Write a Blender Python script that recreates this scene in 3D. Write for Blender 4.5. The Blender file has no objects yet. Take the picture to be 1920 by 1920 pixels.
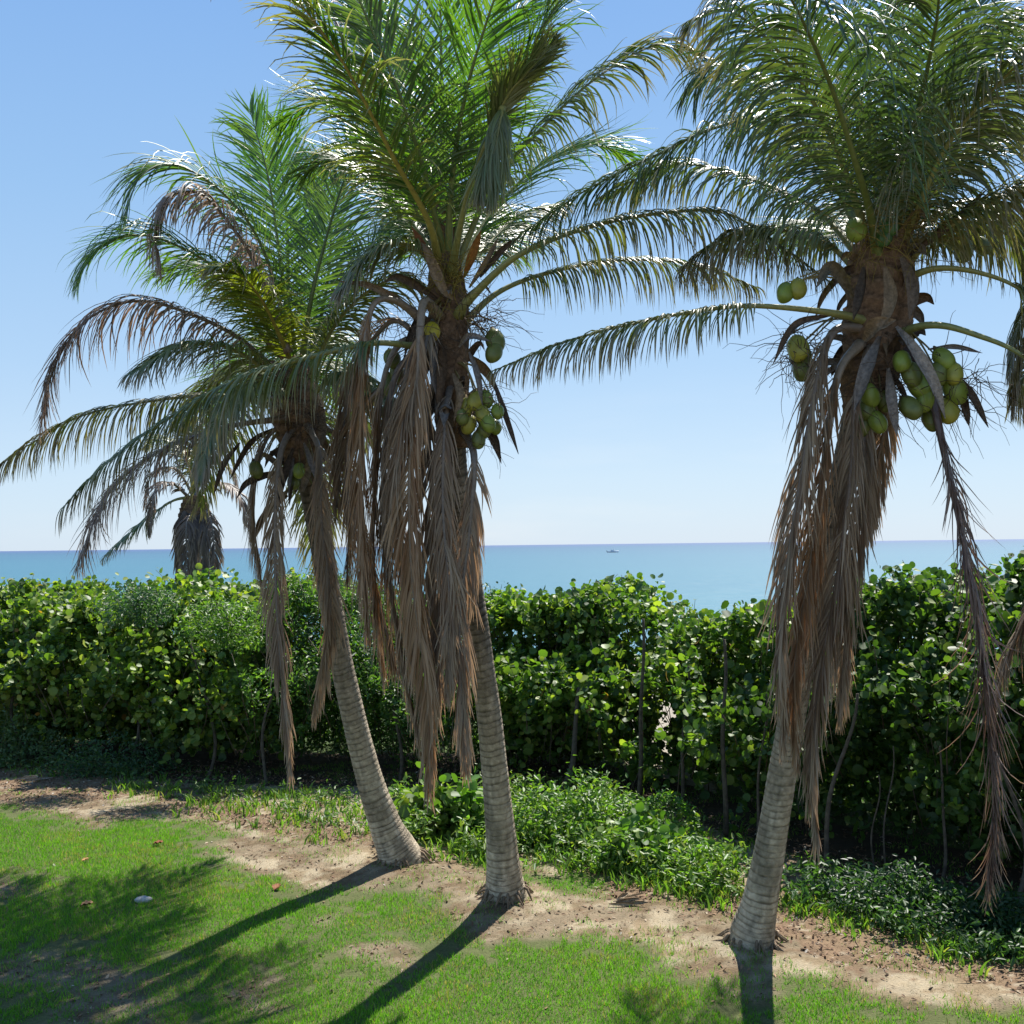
import bpy, math, random
import numpy as np
from mathutils import Vector, Matrix
random.seed(7); RNG = np.random.default_rng(7)
S = bpy.context.scene
# ---------------------------------------------------------------- camera
CAMH = 3.5; F = 2059.0; PITCH = math.atan(62/F); ROLL = 0.0118
cam = bpy.data.cameras.new('camera'); co = bpy.data.objects.new('camera', cam)
S.collection.objects.link(co); S.camera = co
cam.sensor_width = 36; cam.lens = 36*F/1920; cam.clip_start = .1; cam.clip_end = 80000
RM = Matrix.Rotation(math.pi/2+PITCH, 3, 'X') @ Matrix.Rotation(-ROLL, 3, 'Z')
co.matrix_world = Matrix.Translation((0, 0, CAMH)) @ RM.to_4x4()
def ray(px, py): return RM @ Vector(((px-960)/F, (960-py)/F, -1))
def at(px, py, Y):                      # photograph pixel + distance -> point
    r = ray(px, py); k = Y/r.y
    return np.array((r.x*k, Y, CAMH+r.z*k))
def gp(px, py, z=0.0):                  # photograph pixel -> point on the lawn
    r = ray(px, py); k = (z-CAMH)/r.z
    return np.array((r.x*k, r.y*k, z))
# ---------------------------------------------------------------- light
SUN = Vector((-.285, -.60, -1.0))
EL = math.atan2(1, math.hypot(.285, .60)); AZ = math.atan2(.285, .60)
W = bpy.data.worlds.new('World'); S.world = W; W.use_nodes = True
nt = W.node_tree; bg = nt.nodes['Background']
sky = nt.nodes.new('ShaderNodeTexSky'); sky.sky_type = 'NISHITA'; sky.sun_disc = False
sky.sun_elevation = EL; sky.sun_rotation = AZ; sky.altitude = 0; sky.air_density = 1.0
sky.dust_density = 0.3; sky.ozone_density = 3.0
tcw = nt.nodes.new('ShaderNodeTexCoord'); sxw = nt.nodes.new('ShaderNodeSeparateXYZ'); nt.links.new(tcw.outputs['Generated'], sxw.inputs[0])
rmp = nt.nodes.new('ShaderNodeValToRGB'); nt.links.new(sxw.outputs['Z'], rmp.inputs[0]); el_ = rmp.color_ramp.elements
for pos, c in ((0, (.420, .515, .625)), (.06, (.395, .505, .625)), (.16, (.30, .44, .61)), (.30, (.22, .375, .59)), (.44, (.165, .315, .575))):
    q_ = el_.new(pos) if pos else el_[0]; q_.position = pos; q_.color = (*c, 1)
el_[-1].position = 1; el_[-1].color = (.08, .19, .45, 1)
mpw = nt.nodes.new('ShaderNodeMapping'); mpw.inputs['Scale'].default_value = (3, 3, 16); nt.links.new(tcw.outputs['Generated'], mpw.inputs[0])
nsw = nt.nodes.new('ShaderNodeTexNoise'); nsw.inputs['Scale'].default_value = 1.6; nsw.inputs['Detail'].default_value = 7; nt.links.new(mpw.outputs[0], nsw.inputs['Vector'])
cl1 = nt.nodes.new('ShaderNodeMapRange'); cl1.inputs[1].default_value = .54; cl1.inputs[2].default_value = .75; cl1.inputs[4].default_value = .5; nt.links.new(nsw.outputs['Fac'], cl1.inputs[0])
cl2 = nt.nodes.new('ShaderNodeMapRange'); cl2.inputs[1].default_value = .01; cl2.inputs[2].default_value = .16; cl2.inputs[3].default_value = 1; cl2.inputs[4].default_value = 0; nt.links.new(sxw.outputs['Z'], cl2.inputs[0])
clm = nt.nodes.new('ShaderNodeMath'); clm.operation = 'MULTIPLY'; nt.links.new(cl1.outputs[0], clm.inputs[0]); nt.links.new(cl2.outputs[0], clm.inputs[1])
cmx = nt.nodes.new('ShaderNodeMix'); cmx.data_type = 'RGBA'; nt.links.new(clm.outputs[0], cmx.inputs['Factor']); nt.links.new(rmp.outputs[0], cmx.inputs['A']); cmx.inputs['B'].default_value = (.50, .56, .63, 1)
scw = nt.nodes.new('ShaderNodeVectorMath'); scw.operation = 'SCALE'; scw.inputs['Scale'].default_value = 9.8; nt.links.new(cmx.outputs['Result'], scw.inputs[0])
mxw = nt.nodes.new('ShaderNodeMix'); mxw.data_type = 'RGBA'; mxw.inputs['Factor'].default_value = .85
nt.links.new(sky.outputs[0], mxw.inputs['A']); nt.links.new(scw.outputs[0], mxw.inputs['B'])       # clear tropical sky paling over the horizon, faint low cloud
nt.links.new(mxw.outputs['Result'], bg.inputs[0]); bg.inputs[1].default_value = 0.077
sl = bpy.data.lights.new('sun', 'SUN'); sl.energy = 4.8; sl.angle = math.radians(.5); sl.color = (1, .95, .87)
so = bpy.data.objects.new('sun', sl); S.collection.objects.link(so)
so.rotation_euler = SUN.to_track_quat('-Z', 'Y').to_euler(); so.location = (5, 12, 20)
S.view_settings.view_transform = 'Standard'; S.view_settings.look = 'None'
S.view_settings.exposure = 1.0; S.view_settings.gamma = 1
# ---------------------------------------------------------------- materials
def mat(name, rough=.6, col=None, trans=0.0, ttint=(1.5, 1.7, .9), spec=.5, noise=0.0, nscale=20, bump=0.0, bscale=60):
    m = bpy.data.materials.new(name); m.use_nodes = True; t = m.node_tree; L = t.links
    p = t.nodes['Principled BSDF']; out = t.nodes['Material Output']
    p.inputs['Roughness'].default_value = rough; p.inputs['Specular IOR Level'].default_value = spec
    if col is None:
        a = t.nodes.new('ShaderNodeAttribute'); a.attribute_name = 'Col'; src = a.outputs['Color']
    else:
        a = t.nodes.new('ShaderNodeRGB'); a.outputs[0].default_value = (*col, 1); src = a.outputs[0]
    if noise or bump:
        tc = t.nodes.new('ShaderNodeTexCoord')
    if noise:
        n = t.nodes.new('ShaderNodeTexNoise'); n.inputs['Scale'].default_value = nscale; n.inputs['Detail'].default_value = 5
        L.new(tc.outputs['Object'], n.inputs['Vector'])
        mr = t.nodes.new('ShaderNodeMapRange'); mr.inputs[1].default_value = .3; mr.inputs[2].default_value = .7
        mr.inputs[3].default_value = 1-noise; mr.inputs[4].default_value = 1+noise
        L.new(n.outputs['Fac'], mr.inputs[0])
        v = t.nodes.new('ShaderNodeVectorMath'); v.operation = 'SCALE'
        L.new(src, v.inputs[0]); L.new(mr.outputs[0], v.inputs['Scale']); src = v.outputs[0]
    if bump:
        n2 = t.nodes.new('ShaderNodeTexNoise'); n2.inputs['Scale'].default_value = bscale; n2.inputs['Detail'].default_value = 4
        L.new(tc.outputs['Object'], n2.inputs['Vector'])
        b = t.nodes.new('ShaderNodeBump'); b.inputs['Distance'].default_value = .02; b.inputs['Strength'].default_value = bump
        L.new(n2.outputs['Fac'], b.inputs['Height']); L.new(b.outputs[0], p.inputs['Normal'])
    L.new(src, p.inputs['Base Color'])
    if trans:
        tr = t.nodes.new('ShaderNodeBsdfTranslucent'); mx = t.nodes.new('ShaderNodeMixShader')
        v = t.nodes.new('ShaderNodeVectorMath'); v.operation = 'MULTIPLY'; v.inputs[1].default_value = ttint
        L.new(src, v.inputs[0]); L.new(v.outputs[0], tr.inputs[0])
        mx.inputs[0].default_value = trans; L.new(p.outputs[0], mx.inputs[1]); L.new(tr.outputs[0], mx.inputs[2])
        L.new(mx.outputs[0], out.inputs[0])
    return m
M = dict(
    leaf=mat('palm_leaflet', .42, trans=.34, ttint=(1.7, 2.1, .6), spec=.85),
    old=mat('old_palm_leaflet', .42, trans=.2, ttint=(1.6, 1.8, .6), spec=.75),
    dead=mat('dead_leaflet', .5, trans=.3, ttint=(1.3, 1.0, .78), spec=.45),
    stalk=mat('frond_stalk', .42, spec=.5, noise=.2, nscale=30),
    trunk=mat('palm_bark', .8, spec=.25, noise=.28, nscale=22, bump=.7, bscale=70),
    fibre=mat('leaf_sheath_fibre', .85, spec=.2, noise=.35, nscale=35, bump=.8, bscale=90),
    nut=mat('coconut_husk', .42, spec=.5, noise=.2, nscale=14, bump=.15, bscale=20),
    grape=mat('sea_grape_leaf', .52, trans=.34, ttint=(1.9, 2.2, .6), spec=.45),
    fine=mat('small_leaf', .45, trans=.4, ttint=(2.1, 2.3, .7), spec=.45),
    grass=mat('grass_blade', .5, trans=.42, ttint=(1.9, 2.1, .6), spec=.35),
    bark=mat('shrub_bark', .85, (.09, .075, .058), noise=.4, nscale=15, bump=.5, bscale=60, spec=.2),
    litter=mat('dry_litter', .8, spec=.2),
)
# ---------------------------------------------------------------- mesh helpers
class MB:
    def __init__(s): s.V = []; s.F = {}; s.C = []; s.n = 0
    def add(s, V, faces, C):            # faces: list of index arrays (m,k)
        V = np.asarray(V, float).reshape(-1, 3)
        C = np.asarray(C, float)
        if C.ndim == 1: C = np.tile(C, (len(V), 1))
        s.V.append(V); s.C.append(C)
        for f in faces:
            f = np.asarray(f, int)
            if len(f): s.F.setdefault(f.shape[1], []).append(f+s.n)
        s.n += len(V)
    def build(s, name, m, parent=None, smooth=False, loc=None):
        me = bpy.data.meshes.new(name); V = np.concatenate(s.V); C = np.concatenate(s.C)
        if parent is not None: V = V-np.array(parent['_o'])
        elif loc is not None: V = V-np.array(loc)
        me.vertices.add(len(V)); me.vertices.foreach_set('co', V.astype(np.float32).ravel())
        idx = []; st = []; k0 = 0
        for k, fs in s.F.items():
            f = np.concatenate(fs); idx.append(f.ravel()); st.append(k0+np.arange(len(f))*k); k0 += f.size
        idx = np.concatenate(idx); st = np.concatenate(st)
        me.loops.add(len(idx)); me.loops.foreach_set('vertex_index', idx.astype(np.int32))
        me.polygons.add(len(st)); me.polygons.foreach_set('loop_start', st.astype(np.int32))
        me.update(calc_edges=True)
        a = me.color_attributes.new('Col', 'FLOAT_COLOR', 'POINT')
        a.data.foreach_set('color', np.c_[np.clip(C, 0, 1), np.ones(len(C))].astype(np.float32).ravel())
        if smooth: me.polygons.foreach_set('use_smooth', np.ones(len(st), bool))
        me.materials.append(m)
        o = bpy.data.objects.new(name, me); S.collection.objects.link(o)
        if parent is not None: o.parent = parent.get('_top') and parent or parent
        elif loc is not None: o.location = loc
        o['_o'] = tuple(parent['_o']) if parent is not None else (tuple(loc) if loc is not None else (0, 0, 0))
        return o
def tag(o, label=None, cat=None, group=None, kind=None):
    for k, v in (('label', label), ('category', cat), ('group', group), ('kind', kind)):
        if v: o[k] = v
    return o
def thing(name, loc, label, cat, group=None):
    o = bpy.data.objects.new(name, None); S.collection.objects.link(o); o.location = loc
    o['_o'] = tuple(float(v) for v in loc); o.empty_display_size = .2
    return tag(o, label, cat, group)
def nrm(a): return a/np.maximum(np.linalg.norm(a, axis=-1, keepdims=True), 1e-9)
def spline(P, n):
    P = np.asarray(P, float)
    Q = np.vstack([2*P[0]-P[1], P, 2*P[-1]-P[-2]]); out = []
    for i in range(1, len(Q)-2):
        t = np.linspace(0, 1, 24, endpoint=False)[:, None]
        a, b, c, d = Q[i-1], Q[i], Q[i+1], Q[i+2]
        out.append(.5*((2*b)+(-a+c)*t+(2*a-5*b+4*c-d)*t*t+(-a+3*b-3*c+d)*t**3))
    out = np.vstack(out+[P[-1:]])
    s = np.r_[0, np.cumsum(np.linalg.norm(np.diff(out[:, :3], axis=0), axis=1))]
    u = np.linspace(0, s[-1], n)
    return np.stack([np.interp(u, s, out[:, k]) for k in range(out.shape[1])], 1), s[-1]
def tube(mb, P, R, k, C, squash=1.0, closed=True):
    P = np.asarray(P, float); n = len(P); R = np.broadcast_to(np.asarray(R, float), (n,))
    T = nrm(np.gradient(P, axis=0)); U = np.zeros_like(T)
    u = np.cross(T[0], (0, 0, 1)); 
    if np.linalg.norm(u) < .2: u = np.cross(T[0], (0, 1, 0))
    u = u/np.linalg.norm(u)
    for i in range(n):
        u = u-T[i]*u.dot(T[i]); u /= np.linalg.norm(u); U[i] = u
    B = np.cross(T, U); a = np.linspace(0, 2*np.pi, k, endpoint=False)
    V = P[:, None]+R[:, None, None]*(np.cos(a)[None, :, None]*U[:, None]+squash*np.sin(a)[None, :, None]*B[:, None])
    i = np.arange(n-1)[:, None]*k; j = np.arange(k)[None]; j2 = (j+1) % k
    f = np.stack([i+j, i+j2, i+k+j2, i+k+j], -1).reshape(-1, 4)
    C = np.asarray(C, float)
    if C.ndim == 2 and len(C) == n: C = np.repeat(C, k, axis=0)
    mb.add(V.reshape(-1, 3), [f, [list(range(k))[::-1]], [[(n-1)*k+q for q in range(k)]]], C)
    return V
# value noise
_G = RNG.random((64, 64, 64))
def vnoise(x, y, z=0.0):
    x, y, z = np.broadcast_arrays(np.asarray(x, float), y, z)
    xi = np.floor(x).astype(int); yi = np.floor(y).astype(int); zi = np.floor(z).astype(int)
    f = lambda t: t*t*(3-2*t)
    u, v, w = f(x-xi), f(y-yi), f(z-zi); r = 0
    for a in (0, 1):
        for b in (0, 1):
            for c in (0, 1):
                r = r+_G[(xi+a) % 64, (yi+b) % 64, (zi+c) % 64]*(u if a else 1-u)*(v if b else 1-v)*(w if c else 1-w)
    return r
def fbm(x, y, z=0.0):
    x, y, z = (np.asarray(v, float) for v in (x, y, z))
    return (vnoise(x, y, z)*.5+vnoise(x*2.1+7, y*2.1, z*2.1)*.28+vnoise(x*4.3, y*4.3+3, z*4.3)*.22)
# ---------------------------------------------------------------- ground
def inpoly(x, y, P):
    r = np.zeros(x.shape, bool); n = len(P)
    for i in range(n):
        x1, y1 = P[i][:2]; x2, y2 = P[i-1][:2]
        c = (y1 > y) != (y2 > y)
        r ^= c & (x < (x2-x1)*(y-y1)/(y2-y1+1e-12)+x1)
    return r
def pl(*pts): return [gp(px, py) for px, py in pts]
LAWN = pl((-900, 1490), (0, 1512), (120, 1528), (170, 1548), (300, 1535), (400, 1562), (395, 1600), (450, 1630), (540, 1645), (610, 1672),
          (720, 1668), (830, 1672), (850, 1700), (840, 1735), (900, 1765), (1000, 1745), (1120, 1755), (1225, 1775), (1260, 1830),
          (1400, 1868), (1560, 1855), (1700, 1880), (1920, 1905), (2500, 1960), (4000, 3000), (4000, 9000), (-4000, 9000), (-3000, 1600))
PATCH = [pl((1000, 1640), (1080, 1632), (1150, 1655), (1120, 1680), (1020, 1668)), pl((950, 1625), (1000, 1615), (1010, 1650), (960, 1660)),
         pl((230, 1640), (470, 1625), (450, 1600), (300, 1580)), pl((860, 1600), (940, 1600), (920, 1650), (870, 1640)), pl((270, 1545), (390, 1540), (420, 1570), (300, 1580))]
BARE = [pl((660, 1775), (760, 1755), (810, 1790), (770, 1830), (690, 1815)), pl((0, 1655), (70, 1652), (90, 1672), (20, 1690), (-200, 1690), (-100, 1650)),
        pl((150, 1840), (290, 1800), (330, 1870), (300, 1930), (200, 1960), (140, 1890)), pl((0, 1800), (180, 1790), (150, 1850), (0, 1860), (-100, 1830)),
        pl((560, 1710), (610, 1705), (600, 1735), (560, 1735)), pl((400, 1850), (500, 1835), (540, 1880), (430, 1900))]
MULCH = [pl((-600, 1400), (0, 1428), (160, 1436), (300, 1470), (420, 1500), (560, 1535), (690, 1560), (700, 1590), (590, 1580), (470, 1555), (370, 1530), (250, 1495), (60, 1505), (-600, 1500)),
         pl((1100, 1650), (1330, 1660), (1500, 1690), (1700, 1745), (1920, 1800), (2300, 1870), (2300, 1920), (1920, 1860), (1650, 1810), (1480, 1790), (1400, 1740), (1280, 1700), (1120, 1690))]
HB = np.array([(-22, 24.5), (-14, 21), (-8.6, 18.3), (-5.5, 17.3), (-3.2, 16.6), (-1.2, 16.5), (.4, 16.1), (1.7, 15.2), (2.9, 13.1), (4.0, 11.5), (5.2, 10.1), (7, 8.3), (10, 5.8)], float)
def hedge_y(x): return np.interp(x, HB[:, 0], HB[:, 1])
def height(x, y):
    z = .05*(fbm(x*.35, y*.35)-.5)+.03*(fbm(x*1.3, y*1.3)-.5)
    for bx, by in BASES: z = z+.07*np.exp(-((x-bx)**2+(y-by)**2)/.35)
    beach = np.clip((y-34)/30, 0, 1); return z-beach*5-np.clip((y-64)/40, 0, 1)*4
B1, B2, B3 = gp(757, 1622), gp(949, 1690), gp(1408, 1778)
BASES = [B1[:2], B2[:2], B3[:2]]
def masks(x, y):
    e = .32; nx = (fbm(x*2.6, y*2.6, 3.3)-.5)*e*2.6; ny = (fbm(x*2.6, y*2.6, 9.1)-.5)*e*2.6
    nx = nx+(vnoise(x*13, y*13, 5)-.5)*.22; ny = ny+(vnoise(x*13, y*13, 8)-.5)*.3
    X, Y = x+nx, y+ny
    g = inpoly(X, Y, LAWN)
    for p in PATCH: g |= inpoly(X, Y, p) & (vnoise(x*9, y*9, 2) > .38)
    for p in BARE: g &= ~(inpoly(X, Y, p) & (vnoise(x*11, y*11, 6) < .72))
    g &= ~(fbm(x*1.7, y*1.7, 6.6) > .80)
    m = np.zeros(x.shape, bool)
    for p in MULCH: m |= inpoly(X, Y, p)
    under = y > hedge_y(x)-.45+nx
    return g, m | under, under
gx = np.r_[-400, -120, -60, -30, -20, np.arange(-12, 9, .05), 12, 20, 30, 60, 120, 400]
gy = np.r_[-40, -10, 0, 4, np.arange(6.5, 20, .05), np.arange(20, 40, .25), np.arange(40, 64, 2), 80, 110]
X, Y = np.meshgrid(gx, gy); Z = height(X, Y)
near = (X > -12.1) & (X < 9.1) & (Y > 6.4) & (Y < 20.1)
g, m, und = masks(X, Y)
n1 = fbm(X*3, Y*3, 1.1)[..., None]; n2 = vnoise(X*14, Y*14, 4.4)[..., None]; n3 = RNG.random(X.shape)[..., None]
sand = np.array((.29, .24, .165))*(.70+.42*n1+.2*n2)+.04*(n3-.5)
dry = np.array((.175, .132, .085)); dk_ = np.clip((fbm(X*2.1, Y*2.1, 21)[..., None]-.43)/.09, 0, 1)*.8; sand = sand*(1-dk_)+dry*(.6+.7*n2)*dk_
mul = np.array((.155, .105, .066))*(.55+.5*n1+.5*n2+.25*n3)
mul = np.where(n3 > .93, (.33, .27, .2), mul)
soil = np.array((.085, .10, .036))*(.8+.4*n2)
lawnish = inpoly(X, Y, LAWN)[..., None]; sand = np.where(lawnish, np.array((.17, .135, .09))*(.7+.5*n1+.2*n2), sand)
gf = g.astype(float)
for _ in range(3): gf = (gf+np.roll(gf, 1, 0)+np.roll(gf, -1, 0)+np.roll(gf, 1, 1)+np.roll(gf, -1, 1))/5
gf = np.clip(gf+(n3[..., 0]-.5)*.3, 0, 1)[..., None]; ed = fbm(X*5, Y*5, 12)[..., None]; sand = sand*np.where(ed > .55, np.array((.74, .68, .62)), 1.0)
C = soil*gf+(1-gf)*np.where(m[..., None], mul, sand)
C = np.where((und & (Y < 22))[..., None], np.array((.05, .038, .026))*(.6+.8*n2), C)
scrub = np.array((.05, .075, .025))*(.5+1.2*fbm(X*.8, Y*.8, 2))[..., None]; sandy = (Y > 33) | (np.abs(X/Y-.142) < .03+.02*fbm(X, Y, 3))
C = np.where((Y > hedge_y(X)+2.2)[..., None], np.where(sandy[..., None], np.array((.30, .265, .21)), scrub), C)
ny_, nx_ = X.shape; I = np.arange(ny_*nx_).reshape(ny_, nx_)
fq = np.stack([I[:-1, :-1], I[:-1, 1:], I[1:, 1:], I[1:, :-1]], -1).reshape(-1, 4)
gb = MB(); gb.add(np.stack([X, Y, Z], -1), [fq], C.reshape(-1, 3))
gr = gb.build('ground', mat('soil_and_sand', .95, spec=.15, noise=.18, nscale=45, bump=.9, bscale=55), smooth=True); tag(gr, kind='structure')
# ---------------------------------------------------------------- sea
sm = bpy.data.materials.new('sea_water'); sm.use_nodes = True; t = sm.node_tree; L = t.links; p = t.nodes['Principled BSDF']
geo = t.nodes.new('ShaderNodeNewGeometry'); sp = t.nodes.new('ShaderNodeSeparateXYZ'); L.new(geo.outputs['Position'], sp.inputs[0])
lg = t.nodes.new('ShaderNodeMath'); lg.operation = 'LOGARITHM'; lg.inputs[1].default_value = 10; L.new(sp.outputs['Y'], lg.inputs[0])
mp = t.nodes.new('ShaderNodeMapping'); mp.inputs['Scale'].default_value = (.0015, .02, 1); L.new(geo.outputs['Position'], mp.inputs[0])
no = t.nodes.new('ShaderNodeTexNoise'); no.inputs['Scale'].default_value = 1; no.inputs['Detail'].default_value = 6; L.new(mp.outputs[0], no.inputs['Vector'])
ad = t.nodes.new('ShaderNodeMath'); ad.operation = 'MULTIPLY_ADD'; ad.inputs[1].default_value = .9; L.new(no.outputs['Fac'], ad.inputs[0]); L.new(lg.outputs[0], ad.inputs[2])
mr = t.nodes.new('ShaderNodeMapRange'); mr.inputs[1].default_value = 2.3; mr.inputs[2].default_value = 4.4; L.new(ad.outputs[0], mr.inputs[0])
cr = t.nodes.new('ShaderNodeValToRGB'); L.new(mr.outputs[0], cr.inputs[0]); e = cr.color_ramp.elements
e[0].position = 0; e[0].color = (.045, .145, .19, 1); e[1].position = 1; e[1].color = (.055, .09, .19, 1)
q = e.new(.45); q.color = (.042, .125, .18, 1); q = e.new(.72); q.color = (.04, .10, .165, 1)
L.new(cr.outputs[0], p.inputs['Base Color']); p.inputs['Roughness'].default_value = .45; p.inputs['IOR'].default_value = 1.33; p.inputs['Specular IOR Level'].default_value = .35
mp2 = t.nodes.new('ShaderNodeMapping'); mp2.inputs['Scale'].default_value = (.12, .5, 1); L.new(geo.outputs['Position'], mp2.inputs[0])
nb = t.nodes.new('ShaderNodeTexNoise'); nb.inputs['Scale'].default_value = 1; nb.inputs['Detail'].default_value = 7; L.new(mp2.outputs[0], nb.inputs['Vector'])
bu = t.nodes.new('ShaderNodeBump'); bu.inputs['Distance'].default_value = 1.2; bu.inputs['Strength'].default_value = .5
L.new(nb.outputs['Fac'], bu.inputs['Height']); L.new(bu.outputs[0], p.inputs['Normal'])
SEAZ = -3.0
sb = MB(); sb.add([(-40000, 42, SEAZ), (40000, 42, SEAZ), (40000, 60000, SEAZ), (-40000, 60000, SEAZ)], [[[0, 1, 2, 3]]], (.1, .3, .4))
tag(sb.build('sea', sm), kind='structure')
# ---------------------------------------------------------------- palm parts
UP = np.array((0, 0, 1.0))
STY = dict(
    green=dict(n=104, L=.92, a=(64, 26), droop=.05, w=.0100, mat='leaf', col=(.062, .14, .022), col2=(.13, .20, .03), st=(.17, .20, .05), tip=.12, t0=.16),
    deep=dict(n=104, L=.84, a=(62, 26), droop=.08, w=.0100, mat='leaf', col=(.055, .105, .028), col2=(.11, .16, .045), st=(.14, .18, .05), tip=.15, t0=.16),
    dusk=dict(n=104, L=0.95, a=(62, 26), droop=.16, w=.0095, mat='old', col=(.045, .085, .028), col2=(.10, .14, .05), st=(.14, .18, .05), tip=.15, t0=.16),
    olive=dict(n=100, L=0.84, a=(62, 26), droop=.2, w=0.0105, mat='old', col=(.08, .12, .035), col2=(.16, .18, .06), st=(.23, .23, .07), tip=0.5, t0=.2),
    hang=dict(n=110, L=0.8, a=(60, 28), droop=0.5, w=0.0095, mat='old', col=(.08, .115, .035), col2=(.17, .175, .065), st=(.24, .24, .08), tip=0.6, t0=.22),
    yellow=dict(n=100, L=.80, a=(58, 24), droop=.13, w=0.0115, mat='leaf', col=(.14, .16, .022), col2=(.22, .17, .03), st=(.30, .25, .05), tip=0.4, t0=.16),
    brown=dict(curl=.06, n=112, L=.60, a=(58, 28), droop=.40, w=0.0078, mat='dead', col=(.15, .11, .085), col2=(.27, .22, .18), st=(.16, .11, .07), tip=.3, t0=.2),
    dead=dict(n=140, L=0.64, curl=0.022, a=(26, 12), droop=0.2, w=0.0095, mat='dead', col=(.215, .145, .088), col2=(.39, .305, .205), st=(.20, .15, .11), tip=.4, t0=.12),
    rust=dict(n=140, L=0.68, curl=0.02, a=(25, 12), droop=0.2, w=0.01, mat='dead', col=(.27, .15, .068), col2=(.41, .29, .17), st=(.25, .19, .13), tip=.3, t0=.12),
    grey=dict(n=140, L=0.62, curl=0.022, a=(26, 12), droop=0.2, w=0.0088, mat='dead', col=(.22, .15, .095), col2=(.38, .30, .205), st=(.2, .165, .135), tip=.4, t0=.12))
def leaflets(mb, P, T, N, o, st, Ltot, scale):
    n = st['n']; t0 = st['t0']; m = len(P); S_ = 7
    for side in (-1, 1):
        t = np.linspace(t0, .995, n)+RNG.normal(0, .002, n); t = np.clip(t, t0, .999)
        keep = (RNG.random(n) > .06) & (vnoise(t*26, 4.4+Ltot*3+side) > .13); t = t[keep]; k = len(t)
        f = t*(m-1); i = np.minimum(f.astype(int), m-2); fr = (f-i)[:, None]
        p = P[i]*(1-fr)+P[i+1]*fr; tg = nrm(T[i]*(1-fr)+T[i+1]*fr); nn = nrm(N[i]*(1-fr)+N[i+1]*fr)
        b = np.cross(tg, nn)*side
        u = (t-t0)/(1-t0)
        prof = np.interp(u, [0, .12, .35, .6, .85, 1], [.55, .85, 1, .95, .62, .32])
        clump = (vnoise(u*9+side*31, 3.3+Ltot)-.5)+.7*(vnoise(u*23+side*17, 8.3+Ltot)-.5)
        ln = st['L']*scale*prof*(1+RNG.normal(0, .05, k)+clump*.16)
        ang = np.radians(np.interp(u, [0, 1], st['a'])+RNG.normal(0, 3.2, k)+clump*14)
        lift = np.radians(RNG.normal(6, 8, k)+clump*18)[:, None]
        d = nrm(tg*np.cos(ang)[:, None]+b*np.sin(ang)[:, None]*np.cos(lift)+nn*np.sin(lift)*.6)
        nl = nrm(nn+.35*b*side*0+RNG.normal(0, .22, (k, 3)))
        kink = RNG.random(k) < (.16 if st['mat'] != 'dead' else .22); kp = RNG.integers(3, 6, k)
        drp = st['droop']*(1+RNG.normal(0, .2, k)+clump*.5)
        s = np.linspace(0, 1, S_+1); wp = np.interp(s, [0, .08, .25, .6, .85, 1], [.35, .8, 1, .8, .42, .04])
        w = st['w']*scale*(.8+.25*prof)*(1+RNG.normal(0, .12, k))
        cv = RNG.normal(0, st.get('curl', .03), (k, 3))+b*0; c = p.copy(); rows = []; cols = []
        mixc = np.clip(RNG.random(k)*.6+clump*1.1+.2, 0, 1)[:, None]
        base = np.array(st['col'])*(1-mixc)+np.array(st['col2'])*mixc
        base = base*(1+RNG.normal(0, .10, k))[:, None]
        tipc = np.array((.40, .32, .22)) if st['mat'] == 'dead' else np.array((.25, .20, .14))
        for q in range(S_+1):
            wd = nrm(np.cross(d, nl)); up = nrm(np.cross(wd, d))
            ww = (w*wp[q])[:, None]
            rows.append(np.stack([c-wd*ww, c+up*ww*.55, c+wd*ww], 1))
            a_ = np.clip((s[q]-(1-st['tip']*(.5+u*.8)))/.25, 0, 1)[:, None]*.85
            cc = base*(1-a_)+tipc*a_
            cols.append(np.repeat(cc[:, None], 3, axis=1))
            g_ = drp*(1+q*.12)+np.where(kink & (q >= kp), .55, 0)
            c = c+d*(ln/S_)[:, None]
            d = nrm(d-UP*g_[:, None]+cv*(1+q*.3)+RNG.normal(0, .022, (k, 3)))
        V = np.stack(rows, 1); Cc = np.stack(cols, 1)       # k,S+1,3,3
        base_i = (np.arange(k)*(S_+1)*3)[:, None, None]; qq = (np.arange(S_)*3)[None, :, None]; h = np.array([0, 1])[None, None]
        a0 = base_i+qq+h
        f4 = np.stack([a0, a0+1, a0+4, a0+3], -1).reshape(-1, 4)
        mb.add(V.reshape(-1, 3), [f4], Cc.reshape(-1, 3))
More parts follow.
